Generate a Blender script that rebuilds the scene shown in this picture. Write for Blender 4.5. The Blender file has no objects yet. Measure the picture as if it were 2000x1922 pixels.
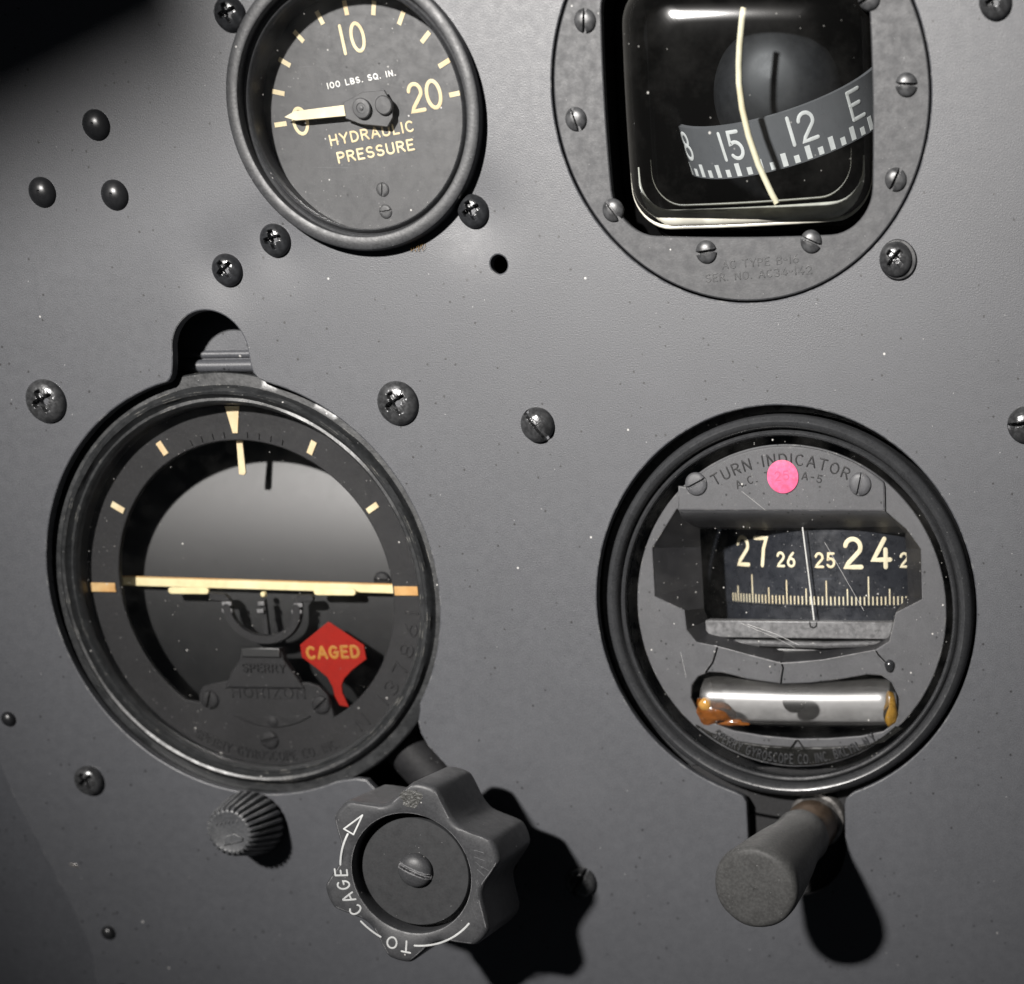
import bpy, math, random
from mathutils import Vector, Matrix
from mathutils.geometry import tessellate_polygon
random.seed(7)
R = math.radians
sin, cos, pi = math.sin, math.cos, math.pi
MM = 0.001
sc = bpy.context.scene
col = sc.collection
# Panel frame: x right, y up, z out of the panel towards the viewer (millimetres).
# World: the panel stands upright, facing -Y.
UP = Matrix.Rotation(pi / 2, 4, 'X')

# ------------------------------------------------------------------ camera
cam_d = bpy.data.cameras.new('camera')
cam = bpy.data.objects.new('camera', cam_d)
col.objects.link(cam)
cam_d.sensor_width = 36.0
cam_d.sensor_fit = 'HORIZONTAL'
cam_d.lens = 65.154
cam_d.shift_x = -0.46499           # the photograph is a crop out of a larger frame
cam_d.shift_y = 0.59021
cam_d.clip_start = 0.01
cam_d.clip_end = 20.0
crot = Matrix(((0.996035, -0.031855, 0.083061), (0.002584, 0.943658, 0.330913), (-0.088922, -0.329386, 0.939999))).to_4x4()
cam.matrix_world = UP @ Matrix.Translation((0.153425, 0.010469, 0.449956)) @ crot
cam_d.dof.use_dof = True
cam_d.dof.focus_distance = 0.428
cam_d.dof.aperture_fstop = 9.0
sc.camera = cam

# ------------------------------------------------------------------ world and light
world = bpy.data.worlds.new('World')
sc.world = world
world.use_nodes = True
bg = world.node_tree.nodes['Background']
bg.inputs[0].default_value = (0.80, 0.88, 1.0, 1)
bg.inputs[1].default_value = 0.020

LDIR = Vector((-0.27, 0.42, 1.0)).normalized()
AIM = Vector((0.002, 0.070, 0.0))
spot_d = bpy.data.lights.new('spot_lamp', 'SPOT')
spot_d.energy = 830.0
spot_d.color = (1.0, 0.965, 0.93)
spot_d.shadow_soft_size = 0.085
spot_d.spot_size = 2 * math.atan(0.268 / 3.0)
spot_d.spot_blend = 1.0
spot = bpy.data.objects.new('spot_lamp', spot_d)
col.objects.link(spot)
spot.matrix_world = UP @ Matrix.Translation(AIM + LDIR * 3.0) @ LDIR.to_track_quat('Z', 'Y').to_matrix().to_4x4()

sc.view_settings.view_transform = 'Standard'
sc.view_settings.look = 'None'
sc.view_settings.gamma = 1.0
sc.view_settings.use_curve_mapping = False
sc.view_settings.exposure = 0.0
sc.cycles.max_bounces = 5
sc.cycles.diffuse_bounces = 2
sc.cycles.glossy_bounces = 3
sc.cycles.transmission_bounces = 3
sc.cycles.transparent_max_bounces = 16


# ------------------------------------------------------------------ materials
class NT:
    def __init__(self, name):
        self.m = bpy.data.materials.new(name)
        self.m.use_nodes = True
        self.t = self.m.node_tree
        self.b = self.t.nodes['Principled BSDF']
        self.out = self.t.nodes['Material Output']
        self.co = self.t.nodes.new('ShaderNodeTexCoord').outputs['Object']

    def n(self, typ, **kw):
        nd = self.t.nodes.new(typ)
        for k, v in kw.items():
            if k in nd.inputs:
                nd.inputs[k].default_value = v
            else:
                setattr(nd, k, v)
        return nd

    def l(self, a, b):
        self.t.links.new(a, b)

    def noise(self, scale, detail=3.0, rough=0.5, co=None):
        nd = self.n('ShaderNodeTexNoise')
        nd.inputs['Scale'].default_value = scale
        nd.inputs['Detail'].default_value = detail
        nd.inputs['Roughness'].default_value = rough
        self.l(co or self.co, nd.inputs['Vector'])
        return nd.outputs['Fac']

    def ramp(self, fac, stops):
        nd = self.n('ShaderNodeValToRGB')
        e = nd.color_ramp.elements
        while len(e) < len(stops):
            e.new(0.5)
        for k, (p, c) in enumerate(stops):
            e[k].position = p
            e[k].color = (c, c, c, 1) if not isinstance(c, tuple) else (*c, 1)
        self.l(fac, nd.inputs['Fac'])
        return nd.outputs['Color']

    def mathn(self, op, a, b):
        nd = self.n('ShaderNodeMath')
        nd.operation = op
        for k, v in enumerate((a, b)):
            if isinstance(v, (int, float)):
                nd.inputs[k].default_value = v
            else:
                self.l(v, nd.inputs[k])
        return nd.outputs[0]

    def mix(self, fac, a, b):
        nd = self.n('ShaderNodeMix', data_type='RGBA')
        for sock, v in ((nd.inputs[0], fac), (nd.inputs[6], a), (nd.inputs[7], b)):
            if isinstance(v, (int, float)):
                sock.default_value = v
            elif isinstance(v, tuple):
                sock.default_value = (*v, 1)
            else:
                self.l(v, sock)
        return nd.outputs[2]

    def specks(self, scale, size, density):
        # sparse round specks: distance to a cell point, kept only in some cells
        vo = self.n('ShaderNodeTexVoronoi')
        vo.inputs['Scale'].default_value = scale
        self.l(self.co, vo.inputs['Vector'])
        near = self.ramp(vo.outputs['Distance'], [(size * 0.5, 1.0), (size, 0.0)])
        sp = self.n('ShaderNodeSeparateColor')
        self.l(vo.outputs['Color'], sp.inputs[0])
        keep = self.mathn('GREATER_THAN', sp.outputs[0], 1.0 - density)
        return self.mathn('MULTIPLY', near, keep)


def hexs(c, k):
    return tuple(min(1.0, x * k) for x in c)


def paint(name, c, rough=0.45, spec=0.5, grain=0.0, grain_scale=3500.0, blot=0.25, dust=0.0, dust_scale=520.0,
          dark=0.0, wear=0.0, wear_c=(0.33, 0.32, 0.30), coat=0.0, metal=0.0, wear_r=0.00035, bump_d=0.00005, scratch=0.0, midb=0.3, dimples=(), rvar=1.0):
    N = NT(name)
    b = N.b
    big = N.noise(60.0, 4.0, 0.6)
    mid = N.noise(420.0, 4.0, 0.65)
    f = N.mathn('MULTIPLY', big, mid)
    colr = N.mix(N.ramp(f, [(0.12, 0.0), (0.42, 1.0)]), hexs(c, 1 - blot), hexs(c, 1 + blot))
    r_out = N.mix(N.ramp(mid, [(0.35, 0.0), (0.65, 1.0)]), (rough - 0.06 * rvar,) * 3, (rough + 0.07 * rvar,) * 3)
    if grain:
        g = N.noise(grain_scale, 2.0, 0.6)
        colr = N.mix(N.ramp(g, [(0.38, 0.0), (0.68, 1.0)]), colr, N.mix(0.45 * min(1.0, grain * 1.5), colr, hexs(c, 2.6)))
    if dark:
        colr = N.mix(N.specks(900.0, 0.32, dark), colr, (0.008, 0.008, 0.009))
    if dust:
        colr = N.mix(N.specks(dust_scale, 0.13, dust), colr, (0.55, 0.54, 0.52))
        colr = N.mix(N.specks(dust_scale * 2.7, 0.16, dust * 1.3), colr, (0.30, 0.30, 0.30))
    if scratch:
        mp = N.n('ShaderNodeMapping')
        mp.inputs['Rotation'].default_value = (0.0, 0.0, 0.7)
        mp.inputs['Scale'].default_value = (60.0, 1600.0, 60.0)
        N.l(N.co, mp.inputs[0])
        s = N.noise(1.0, 2.0, 0.5, mp.outputs[0])
        colr = N.mix(N.mathn('MULTIPLY', N.ramp(s, [(0.70, 0.0), (0.78, 1.0)]), scratch), colr, hexs(c, 4.0))
    if wear:
        bv = N.n('ShaderNodeBevel')
        bv.samples = 3
        bv.inputs['Radius'].default_value = wear_r
        geo = N.n('ShaderNodeNewGeometry')
        dt = N.n('ShaderNodeVectorMath')
        dt.operation = 'DOT_PRODUCT'
        N.l(bv.outputs[0], dt.inputs[0])
        N.l(geo.outputs['Normal'], dt.inputs[1])
        edge = N.ramp(dt.outputs['Value'], [(0.90, 1.0), (0.985, 0.0)])
        wn = N.ramp(N.noise(260.0, 5.0, 0.7), [(0.60 - 0.25 * wear, 0.0), (0.70 - 0.18 * wear, 1.0)])
        colr = N.mix(N.mathn('MULTIPLY', edge, wn), colr, wear_c)
    N.l(colr, b.inputs['Base Color'])
    N.l(r_out, b.inputs['Roughness'])
    b.inputs['Specular IOR Level'].default_value = spec
    b.inputs['Metallic'].default_value = metal
    b.inputs['Coat Weight'].default_value = coat
    b.inputs['Coat Roughness'].default_value = 0.15
    if grain:
        bp = N.n('ShaderNodeBump')
        bp.inputs['Strength'].default_value = min(1.0, grain)
        bp.inputs['Distance'].default_value = bump_d
        hgt = N.mathn('ADD', N.noise(grain_scale * 0.8, 2.0, 0.6), N.mathn('MULTIPLY', mid, midb))
        N.l(hgt, bp.inputs['Height'])
        if dimples:                                  # sheet metal drawn in round tightened screws
            tot = None
            for dx, dy in dimples:
                ds = N.n('ShaderNodeVectorMath')
                ds.operation = 'DISTANCE'
                N.l(N.co, ds.inputs[0])
                ds.inputs[1].default_value = (dx * MM, dy * MM, 0.0)
                q = N.mathn('DIVIDE', ds.outputs['Value'], 0.0085)
                q = N.mathn('POWER', 2.718, N.mathn('MULTIPLY', N.mathn('MULTIPLY', q, q), -1.0))
                tot = q if tot is None else N.mathn('ADD', tot, q)
            bd = N.n('ShaderNodeBump')
            bd.inputs['Strength'].default_value = 1.0
            bd.inputs['Distance'].default_value = 0.0005
            bd.invert = True
            N.l(tot, bd.inputs['Height'])
            N.l(bd.outputs[0], bp.inputs['Normal'])
        N.l(bp.outputs[0], b.inputs['Normal'])
    return N.m


def aged_lume(name, c, c2, rough=0.6):
    N = NT(name)
    f = N.ramp(N.noise(330.0, 4.0, 0.65), [(0.40, 0.0), (0.62, 1.0)])
    f2 = N.ramp(N.noise(90.0, 3.0, 0.6), [(0.45, 0.0), (0.70, 1.0)])
    colr = N.mix(f, c, hexs(c, 0.86))
    colr = N.mix(f2, colr, c2)
    N.l(colr, N.b.inputs['Base Color'])
    N.b.inputs['Roughness'].default_value = rough
    return N.m


def clear_glass(name, tint=(1, 1, 1), refl=1.0, dust=0.10, haze=0.0, rough=0.02, dust_scale=380.0, film=0.0, edge=0.0):
    # a clean pane: what is behind it shows through, Fresnel reflection on top, specks of dust
    N = NT(name)
    tr = N.n('ShaderNodeBsdfTransparent')
    tr.inputs[0].default_value = (*tint, 1)
    gl = N.n('ShaderNodeBsdfGlossy')
    gl.inputs['Roughness'].default_value = rough
    fr = N.n('ShaderNodeFresnel')
    fr.inputs[0].default_value = 1.5
    m1 = N.n('ShaderNodeMixShader')
    N.l(N.mathn('MULTIPLY', fr.outputs[0], refl), m1.inputs[0])
    N.l(tr.outputs[0], m1.inputs[1])
    N.l(gl.outputs[0], m1.inputs[2])
    df = N.n('ShaderNodeBsdfDiffuse')
    df.inputs[0].default_value = (0.62, 0.61, 0.58, 1)
    m2 = N.n('ShaderNodeMixShader')
    d = N.mathn('ADD', N.mathn('MULTIPLY', N.specks(dust_scale, 0.11, dust), 0.75), N.mathn('MULTIPLY', N.specks(dust_scale * 2.6, 0.16, dust), 0.35))
    hz = N.mathn('MULTIPLY', N.ramp(N.noise(70.0, 5.0, 0.7), [(0.45, 0.0), (0.75, 1.0)]), haze)
    hz = N.mathn('ADD', hz, film)
    if edge:                                   # pale haze at turned-away edges stands in for light scattered in the glass
        lw = N.n('ShaderNodeLayerWeight')
        lw.inputs[0].default_value = 0.5
        hz = N.mathn('ADD', hz, N.mathn('MULTIPLY', N.mathn('POWER', lw.outputs['Facing'], 3.0), edge))
    N.l(N.mathn('ADD', d, hz), m2.inputs[0])
    N.l(m1.outputs[0], m2.inputs[1])
    N.l(df.outputs[0], m2.inputs[2])
    N.l(m2.outputs[0], N.out.inputs['Surface'])
    return N.m


M = {}
M['panel'] = paint('panel_black_paint', (0.052, 0.054, 0.060), 0.42, 0.5, grain=0.65, grain_scale=4200.0, blot=0.10, rvar=0.45, dust=0.006, dust_scale=380.0, dark=0.03, scratch=0.05, wear=0.35, wear_c=(0.36, 0.36, 0.35), wear_r=0.0004, midb=0.03, dimples=[(-51.0, 54.7), (-3.8, 60.4), (-63.3, 48.5)])  # edge wear: chipped paint plus edge highlights put into the colour
M['panel_edge'] = M['panel']
M['bezel'] = paint('bezel_black_enamel', (0.030, 0.031, 0.033), 0.44, 0.5, grain=0.55, grain_scale=1900.0, blot=0.12, dust=0.02)
M['bezel_worn'] = paint('bezel_worn_enamel', (0.020, 0.021, 0.022), 0.36, 0.5, grain=0.4, grain_scale=1800.0, blot=0.35, dust=0.05, wear=0.25, wear_c=(0.34, 0.33, 0.30), wear_r=0.00035)
M['bezel_gloss'] = paint('bezel_gloss_enamel', (0.032, 0.033, 0.035), 0.30, 0.55, grain=0.3, grain_scale=2200.0, blot=0.12, dust=0.03)
M['dial'] = paint('dial_black', (0.050, 0.051, 0.053), 0.48, 0.4, grain=0.12, grain_scale=3000.0, blot=0.12, dust=0.035, scratch=0.2)
M['flange'] = paint('flange_grey_black', (0.037, 0.038, 0.041), 0.50, 0.45, grain=0.3, grain_scale=2600.0, blot=0.07, dust=0.03)
M['face'] = paint('gyro_face_black', (0.074, 0.075, 0.080), 0.48, 0.45, grain=0.2, grain_scale=2600.0, blot=0.12, dust=0.02, dark=0.08, wear=0.35, wear_r=0.0003)
M['bevel_dark'] = paint('window_bevel_black', (0.022, 0.022, 0.024), 0.5, 0.4, blot=0.2, dust=0.06)
M['face_gloss'] = paint('gyro_face_gloss', (0.012, 0.012, 0.011), 0.16, 0.6, grain=0.25, grain_scale=1200.0, blot=0.2, dust=0.06)
M['engraved'] = paint('engraved_black', (0.014, 0.014, 0.015), 0.45, 0.4, blot=0.2)
M['mask'] = paint('horizon_mask_black', (0.012, 0.012, 0.013), 0.62, 0.3, grain=0.4, grain_scale=1500.0, blot=0.35, dust=0.05)
M['sky_plate'] = paint('horizon_plate_grey', (0.012, 0.0125, 0.013), 0.42, 0.55, blot=0.04, rvar=0.15)
M['ground_plate'] = paint('horizon_ground_black', (0.008, 0.008, 0.009), 0.5, 0.3, blot=0.08)
M['knob_disc'] = paint('knob_disc_black', (0.030, 0.031, 0.033), 0.50, 0.4, grain=0.2, grain_scale=2600.0, blot=0.12, dust=0.04)
M['black'] = paint('dead_black', (0.0016, 0.0016, 0.0018), 0.8, 0.06, blot=0.2)
M['float_black'] = paint('float_satin_black', (0.012, 0.0125, 0.0135), 0.50, 0.4, blot=0.3, rvar=0.3)
M['drum'] = paint('card_drum_black', (0.020, 0.022, 0.027), 0.30, 0.5, grain=0.2, grain_scale=2600.0, blot=0.35, dust=0.10, scratch=0.45)
M['ledge'] = paint('ledge_worn_grey', (0.115, 0.115, 0.118), 0.40, 0.5, grain=0.6, grain_scale=900.0, blot=0.35, dust=0.05, scratch=0.5)
M['knob'] = paint('knob_black_bakelite', (0.045, 0.046, 0.049), 0.46, 0.45, grain=0.35, grain_scale=2600.0, blot=0.15, dust=0.035, wear=0.9, wear_c=(0.42, 0.42, 0.43), wear_r=0.0005)
M['knob_small'] = paint('small_knob_grey', (0.062, 0.064, 0.068), 0.42, 0.5, grain=0.4, grain_scale=1800.0, blot=0.2, wear=0.6, wear_c=(0.34, 0.34, 0.34), wear_r=0.0004)
M['scuff'] = paint('rubbed_raw_patch', (0.045, 0.045, 0.042), 0.5, 0.5, grain=1.0, grain_scale=1400.0, blot=0.5, bump_d=0.0004)
M['rubber'] = paint('grey_rubber', (0.062, 0.062, 0.061), 0.55, 0.35, grain=0.42, grain_scale=1500.0, blot=0.18, dust=0.03, wear=0.8, wear_c=(0.16, 0.16, 0.16), wear_r=0.0009)  # pale edge wear puts the rim highlight into the colour
M['brown_metal'] = paint('tarnished_brass', (0.085, 0.060, 0.042), 0.42, 0.5, grain=0.4, grain_scale=900.0, blot=0.4, metal=0.35)
M['steel'] = paint('dull_steel', (0.26, 0.25, 0.24), 0.33, 0.5, grain=0.4, grain_scale=900.0, blot=0.3, metal=0.8)
M['screw_black'] = paint('screw_black_oxide', (0.022, 0.023, 0.025), 0.20, 0.6, grain=0.4, grain_scale=900.0, blot=0.3)
M['screw_grey'] = paint('screw_grey_steel', (0.050, 0.051, 0.053), 0.26, 0.55, grain=0.5, grain_scale=900.0, blot=0.3, metal=0.35)
M['screw_flange'] = paint('screw_flange_black', (0.045, 0.046, 0.048), 0.34, 0.5, grain=0.5, grain_scale=900.0, blot=0.3)
M['rivet'] = paint('rivet_black_paint', (0.016, 0.0165, 0.018), 0.30, 0.55, grain=0.2, grain_scale=2200.0, blot=0.15)
M['lume'] = aged_lume('aged_cream_paint', (0.72, 0.62, 0.39), (0.62, 0.43, 0.22))
M['lume_pale'] = aged_lume('pale_cream_paint', (0.80, 0.73, 0.52), (0.72, 0.60, 0.38))
M['lume_orange'] = aged_lume('orange_aged_paint', (0.56, 0.30, 0.09), (0.62, 0.44, 0.20))
M['bar_paint'] = aged_lume('yellowed_bar_paint', (0.78, 0.67, 0.37), (0.80, 0.72, 0.44))
M['white'] = aged_lume('white_print', (0.78, 0.78, 0.75), (0.66, 0.66, 0.62))
M['knob_white'] = aged_lume('white_engraved_fill', (0.72, 0.73, 0.72), (0.45, 0.46, 0.46))
M['red'] = paint('flag_red_enamel', (0.25, 0.0070, 0.0020), 0.55, 0.15, grain=0.1, blot=0.12)
M['flag_yellow'] = aged_lume('flag_yellow', (0.36, 0.14, 0.002), (0.28, 0.10, 0.002))
M['pink'] = paint('pink_sticker_paper', (0.66, 0.085, 0.19), 0.5, 0.4, grain=0.5, grain_scale=700.0, blot=0.25, midb=1.2)
M['pink_ink'] = paint('faded_pink_ink', (0.59, 0.060, 0.15), 0.5, 0.4, blot=0.3)
M['card'] = paint('compass_card_grey', (0.13, 0.132, 0.136), 0.33, 0.5, blot=0.05)
M['lip_gleam'] = aged_lume('cream_lip_gleam', (0.20, 0.19, 0.15), (0.05, 0.047, 0.04), 0.35)
M['lip_gleam_pale'] = aged_lume('pale_lip_gleam', (0.80, 0.78, 0.68), (0.42, 0.41, 0.36), 0.15)
M['amber'] = paint('amber_sealant', (0.125, 0.040, 0.006), 0.14, 0.6, grain=0.6, grain_scale=500.0, blot=0.75, coat=0.6)
M['amber_pale'] = paint('amber_bead', (0.46, 0.24, 0.055), 0.18, 0.6, blot=0.3, coat=0.6)
M['amber_end'] = paint('amber_end_seal', (0.22, 0.12, 0.018), 0.30, 0.5, grain=0.4, grain_scale=500.0, blot=0.4)
M['tube_back'] = paint('tube_backing', (0.24, 0.24, 0.24), 0.5, 0.4, blot=0.3)
M['cork'] = paint('straw_fibre', (0.26, 0.16, 0.06), 0.7, 0.3)
M['glass'] = clear_glass('dial_glass', dust=0.10, haze=0.02)
M['glass_scratch'] = clear_glass('scratched_glass', dust=0.07, haze=0.010)
M['glass_dirty'] = clear_glass('dirty_glass', dust=0.03, haze=0.005)
M['glass_bowl'] = clear_glass('compass_glass', tint=(0.93, 0.96, 0.98), refl=1.3, dust=0.06, haze=0.012, rough=0.06, dust_scale=300.0, film=0.004, edge=0.14)
M['glass_tube'] = clear_glass('tube_glass', tint=(0.94, 0.94, 0.94), refl=2.8, dust=0.08, haze=0.07, rough=0.33, film=0.03, edge=0.06)
M['scratch'] = aged_lume('scratch_white', (0.75, 0.74, 0.72), (0.5, 0.5, 0.5))


# ------------------------------------------------------------------ mesh helpers (all in millimetres)
class MB:
    def __init__(self):
        self.v, self.f = [], []

    def add(self, vs, fs):
        o = len(self.v)
        self.v += vs
        self.f += [tuple(i + o for i in f) for f in fs]
        return self

    def xf(self, fn):
        self.v = [fn(*p) for p in self.v]
        return self

    def move(self, dx, dy, dz=0.0):
        return self.xf(lambda x, y, z: (x + dx, y + dy, z + dz))

    def rot(self, deg):
        c, s = cos(R(deg)), sin(R(deg))
        return self.xf(lambda x, y, z: (x * c - y * s, x * s + y * c, z))

    def mesh(self, name, smooth=38.0):
        me = bpy.data.meshes.new(name)
        me.from_pydata([(x * MM, y * MM, z * MM) for x, y, z in self.v], [], self.f)
        me.validate()
        me.shade_smooth()
        me.set_sharp_from_angle(angle=R(smooth))
        return me


def add_obj(name, me, mat, parent=None):
    if isinstance(me, MB):
        me = me.mesh(name)
    if mat and not me.materials:
        me.materials.append(M[mat])
    o = bpy.data.objects.new(name, me)
    col.objects.link(o)
    if parent:
        o.parent = parent
    return o


def place(o, x, y, z=0.0, rz=0.0, tilt=None):
    m = UP @ Matrix.Translation((x * MM, y * MM, z * MM)) @ Matrix.Rotation(R(rz), 4, 'Z')
    if tilt:
        m = m @ tilt
    o.matrix_world = m
    return o


def thing(name, x, y, label, cat, group=None):
    o = bpy.data.objects.new(name, None)
    o.empty_display_size = 0.01
    col.objects.link(o)
    place(o, x, y)
    return tag(o, label, cat, group)


def tag(o, label, cat, group=None):
    o['label'] = label
    o['category'] = cat
    if group:
        o['group'] = group
    return o


def lathe(prof, n=96, cx=0.0, cy=0.0, wob=None):
    m = MB()
    k = len(prof)
    vs = []
    for i in range(n):
        a = 2 * pi * i / n
        for j, (r, z) in enumerate(prof):
            rr = r + (wob(a, j) if wob else 0.0)
            vs.append((cx + rr * cos(a), cy + rr * sin(a), z))
    fs = []
    for i in range(n):
        i2 = (i + 1) % n
        for j in range(k - 1):
            q = [i * k + j, i * k + j + 1, i2 * k + j + 1, i2 * k + j]
            if prof[j][0] < 1e-6:
                q = [i * k + j, i * k + j + 1, i2 * k + j + 1]
            elif prof[j + 1][0] < 1e-6:
                q = [i * k + j, i * k + j + 1, i2 * k + j]
            fs.append(tuple(q))
    return m.add(vs, fs)


def area(lp):
    return 0.5 * sum(lp[i][0] * lp[(i + 1) % len(lp)][1] - lp[(i + 1) % len(lp)][0] * lp[i][1] for i in range(len(lp)))


def inset(lp, d):
    n = len(lp)
    out = []
    for i in range(n):
        p0, p1, p2 = Vector(lp[i - 1]), Vector(lp[i]), Vector(lp[(i + 1) % n])
        a, b = (p1 - p0), (p2 - p1)
        if a.length < 1e-9 or b.length < 1e-9:
            out.append(tuple(p1))
            continue
        a.normalize()
        b.normalize()
        na, nb = Vector((-a.y, a.x)), Vector((-b.y, b.x))
        nn = na + nb
        if nn.length < 1e-6:
            nn = na
        nn.normalize()
        k = max(0.4, nn.dot(na))
        q = p1 + nn * (d / k)
        out.append((q.x, q.y))
    return out


def prism(outer, holes=(), z0=-1.0, z1=0.0, bev=0.0, back=True):
    loops = [list(outer) if area(outer) > 0 else list(outer)[::-1]]
    for h in holes:
        loops.append(list(h) if area(h) < 0 else list(h)[::-1])
    m = MB()
    steps = [(0.0, z0), (0.0, z1)] if bev <= 0 else [(0.0, z0), (0.0, z1 - bev), (bev * 0.3, z1 - bev * 0.3), (bev, z1)]
    for lp in loops:
        n = len(lp)
        vs = []
        for d, z in steps:
            for (x, y) in (inset(lp, d) if d else lp):
                vs.append((x, y, z))
        fs = []
        for s in range(len(steps) - 1):
            for i in range(n):
                j = (i + 1) % n
                fs.append((s * n + i, s * n + j, (s + 1) * n + j, (s + 1) * n + i))
        m.add(vs, fs)
    top = [inset(lp, bev) if bev > 0 else lp for lp in loops]
    for lps, z, flip in ((top, z1, False),) + (((loops, z0, True),) if back else ()):
        tris = tessellate_polygon([[Vector((x, y, 0)) for x, y in lp] for lp in lps])
        flat = [(x, y, z) for lp in lps for x, y in lp]
        fs = []
        for t in tris:
            a, b, c = (Vector(flat[i]) for i in t)
            s = (b - a).cross(c - a).z
            fs.append(tuple(t) if (s > 0) != flip else tuple(t)[::-1])
        m.add(flat, fs)
    return m


def box(x0, x1, y0, y1, z0, z1, bev=0.2):
    return prism([(x0, y0), (x1, y0), (x1, y1), (x0, y1)], (), z0, z1, bev)


def circle(cx, cy, r, n=96, a0=0.0):
    return [(cx + r * cos(a0 + 2 * pi * i / n), cy + r * sin(a0 + 2 * pi * i / n)) for i in range(n)]


def arcp(cx, cy, rx, ry, a0, a1, n=12):
    return [(cx + rx * cos(R(a0 + (a1 - a0) * i / n)), cy + ry * sin(R(a0 + (a1 - a0) * i / n))) for i in range(n + 1)]


def rrect(cx, cy, hx, hy, r, n=10, bulge=0.0):
    pts = []
    for sx, sy, a in ((1, 1, 0), (-1, 1, 90), (-1, -1, 180), (1, -1, 270)):
        pts += arcp(cx + sx * (hx - r), cy + sy * (hy - r), r, r, a, a + 90, n)
    out = []
    for i in range(len(pts)):            # subdivide the straight runs so that they can bulge
        p, q = pts[i], pts[(i + 1) % len(pts)]
        k = max(1, int(math.hypot(q[0] - p[0], q[1] - p[1]) / 3.0))
        out += [(p[0] + (q[0] - p[0]) * j / k, p[1] + (q[1] - p[1]) * j / k) for j in range(k)]
    if bulge:
        out = [(x + (x - cx) * bulge * (1 - ((y - cy) / hy) ** 2), y + (y - cy) * bulge * (1 - ((x - cx) / hx) ** 2)) for x, y in out]
    return out


def tube(path, rad, n=10, caps=True):
    m = MB()
    P = [Vector(p) for p in path]
    vs = []
    up = Vector((0.3, 0.2, 1.0))
    for i, p in enumerate(P):
        t = (P[min(i + 1, len(P) - 1)] - P[max(i - 1, 0)]).normalized()
        a = t.cross(up)
        if a.length < 1e-4:
            a = t.cross(Vector((1, 0, 0)))
        a.normalize()
        b = t.cross(a)
        rr = rad(i / (len(P) - 1)) if callable(rad) else rad
        for k in range(n):
            q = p + (a * cos(2 * pi * k / n) + b * sin(2 * pi * k / n)) * rr
            vs.append(tuple(q))
    fs = []
    for i in range(len(P) - 1):
        for k in range(n):
            k2 = (k + 1) % n
            fs.append((i * n + k, i * n + k2, (i + 1) * n + k2, (i + 1) * n + k))
    if caps:
        fs += [tuple(range(n))[::-1], tuple((len(P) - 1) * n + k for k in range(n))]
    return m.add(vs, fs)


def ribbon(m, pts, w, z, h, closed=False, dome=False):
    prof = [(-1, 0), (-0.62, 0.8), (0, 1), (0.62, 0.8), (1, 0)] if dome else [(-1, 0), (-1, 0.7), (-0.85, 1), (0.85, 1), (1, 0.7), (1, 0)]
    P = [Vector(p) for p in pts]
    if closed and (P[0] - P[-1]).length < 1e-6:
        P = P[:-1]
    n = len(P)
    sec = []
    for i in range(n):
        if closed:
            a, b = P[i] - P[i - 1], P[(i + 1) % n] - P[i]
        else:
            a = P[i] - P[i - 1] if i else P[1] - P[0]
            b = P[i + 1] - P[i] if i < n - 1 else P[i] - P[i - 1]
        a, b = a.normalized(), b.normalized()
        t = a + b
        if t.length < 1e-4:
            t = b
        t.normalize()
        k = min(1.6, 1.0 / max(0.3, t.dot(b)))
        sec.append((P[i], t, Vector((-t.y, t.x)), k, 1.0))
    if not closed:
        p, t, nn, k, _ = sec[0]
        pre = [(p - t * (w / 2 * sin(R(a))), t, nn, k * cos(R(a)), cos(R(a)) if dome else 1.0) for a in (84, 60, 32)]
        p, t, nn, k, _ = sec[-1]
        post = [(p + t * (w / 2 * sin(R(a))), t, nn, k * cos(R(a)), cos(R(a)) if dome else 1.0) for a in (32, 60, 84)]
        sec = pre + sec + post
    L = len(prof)
    vs = []
    for p, t, nn, k, hk in sec:
        for u, q in prof:
            c = p + nn * (u * w / 2 * k)
            vs.append((c.x, c.y, z + q * h * hk))
    fs = []
    ns = len(sec)
    for i in range(ns if closed else ns - 1):
        j = (i + 1) % ns
        for q in range(L - 1):
            fs.append((i * L + q, j * L + q, j * L + q + 1, i * L + q + 1))
    if not closed:
        fs += [tuple(range(L)), tuple((ns - 1) * L + q for q in range(L))[::-1]]
    return m.add(vs, fs)


# ------------------------------------------------------------------ stroke lettering
def el(cx, cy, rx, ry):
    return arcp(cx, cy, rx, ry, 90, 450, 28)


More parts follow.
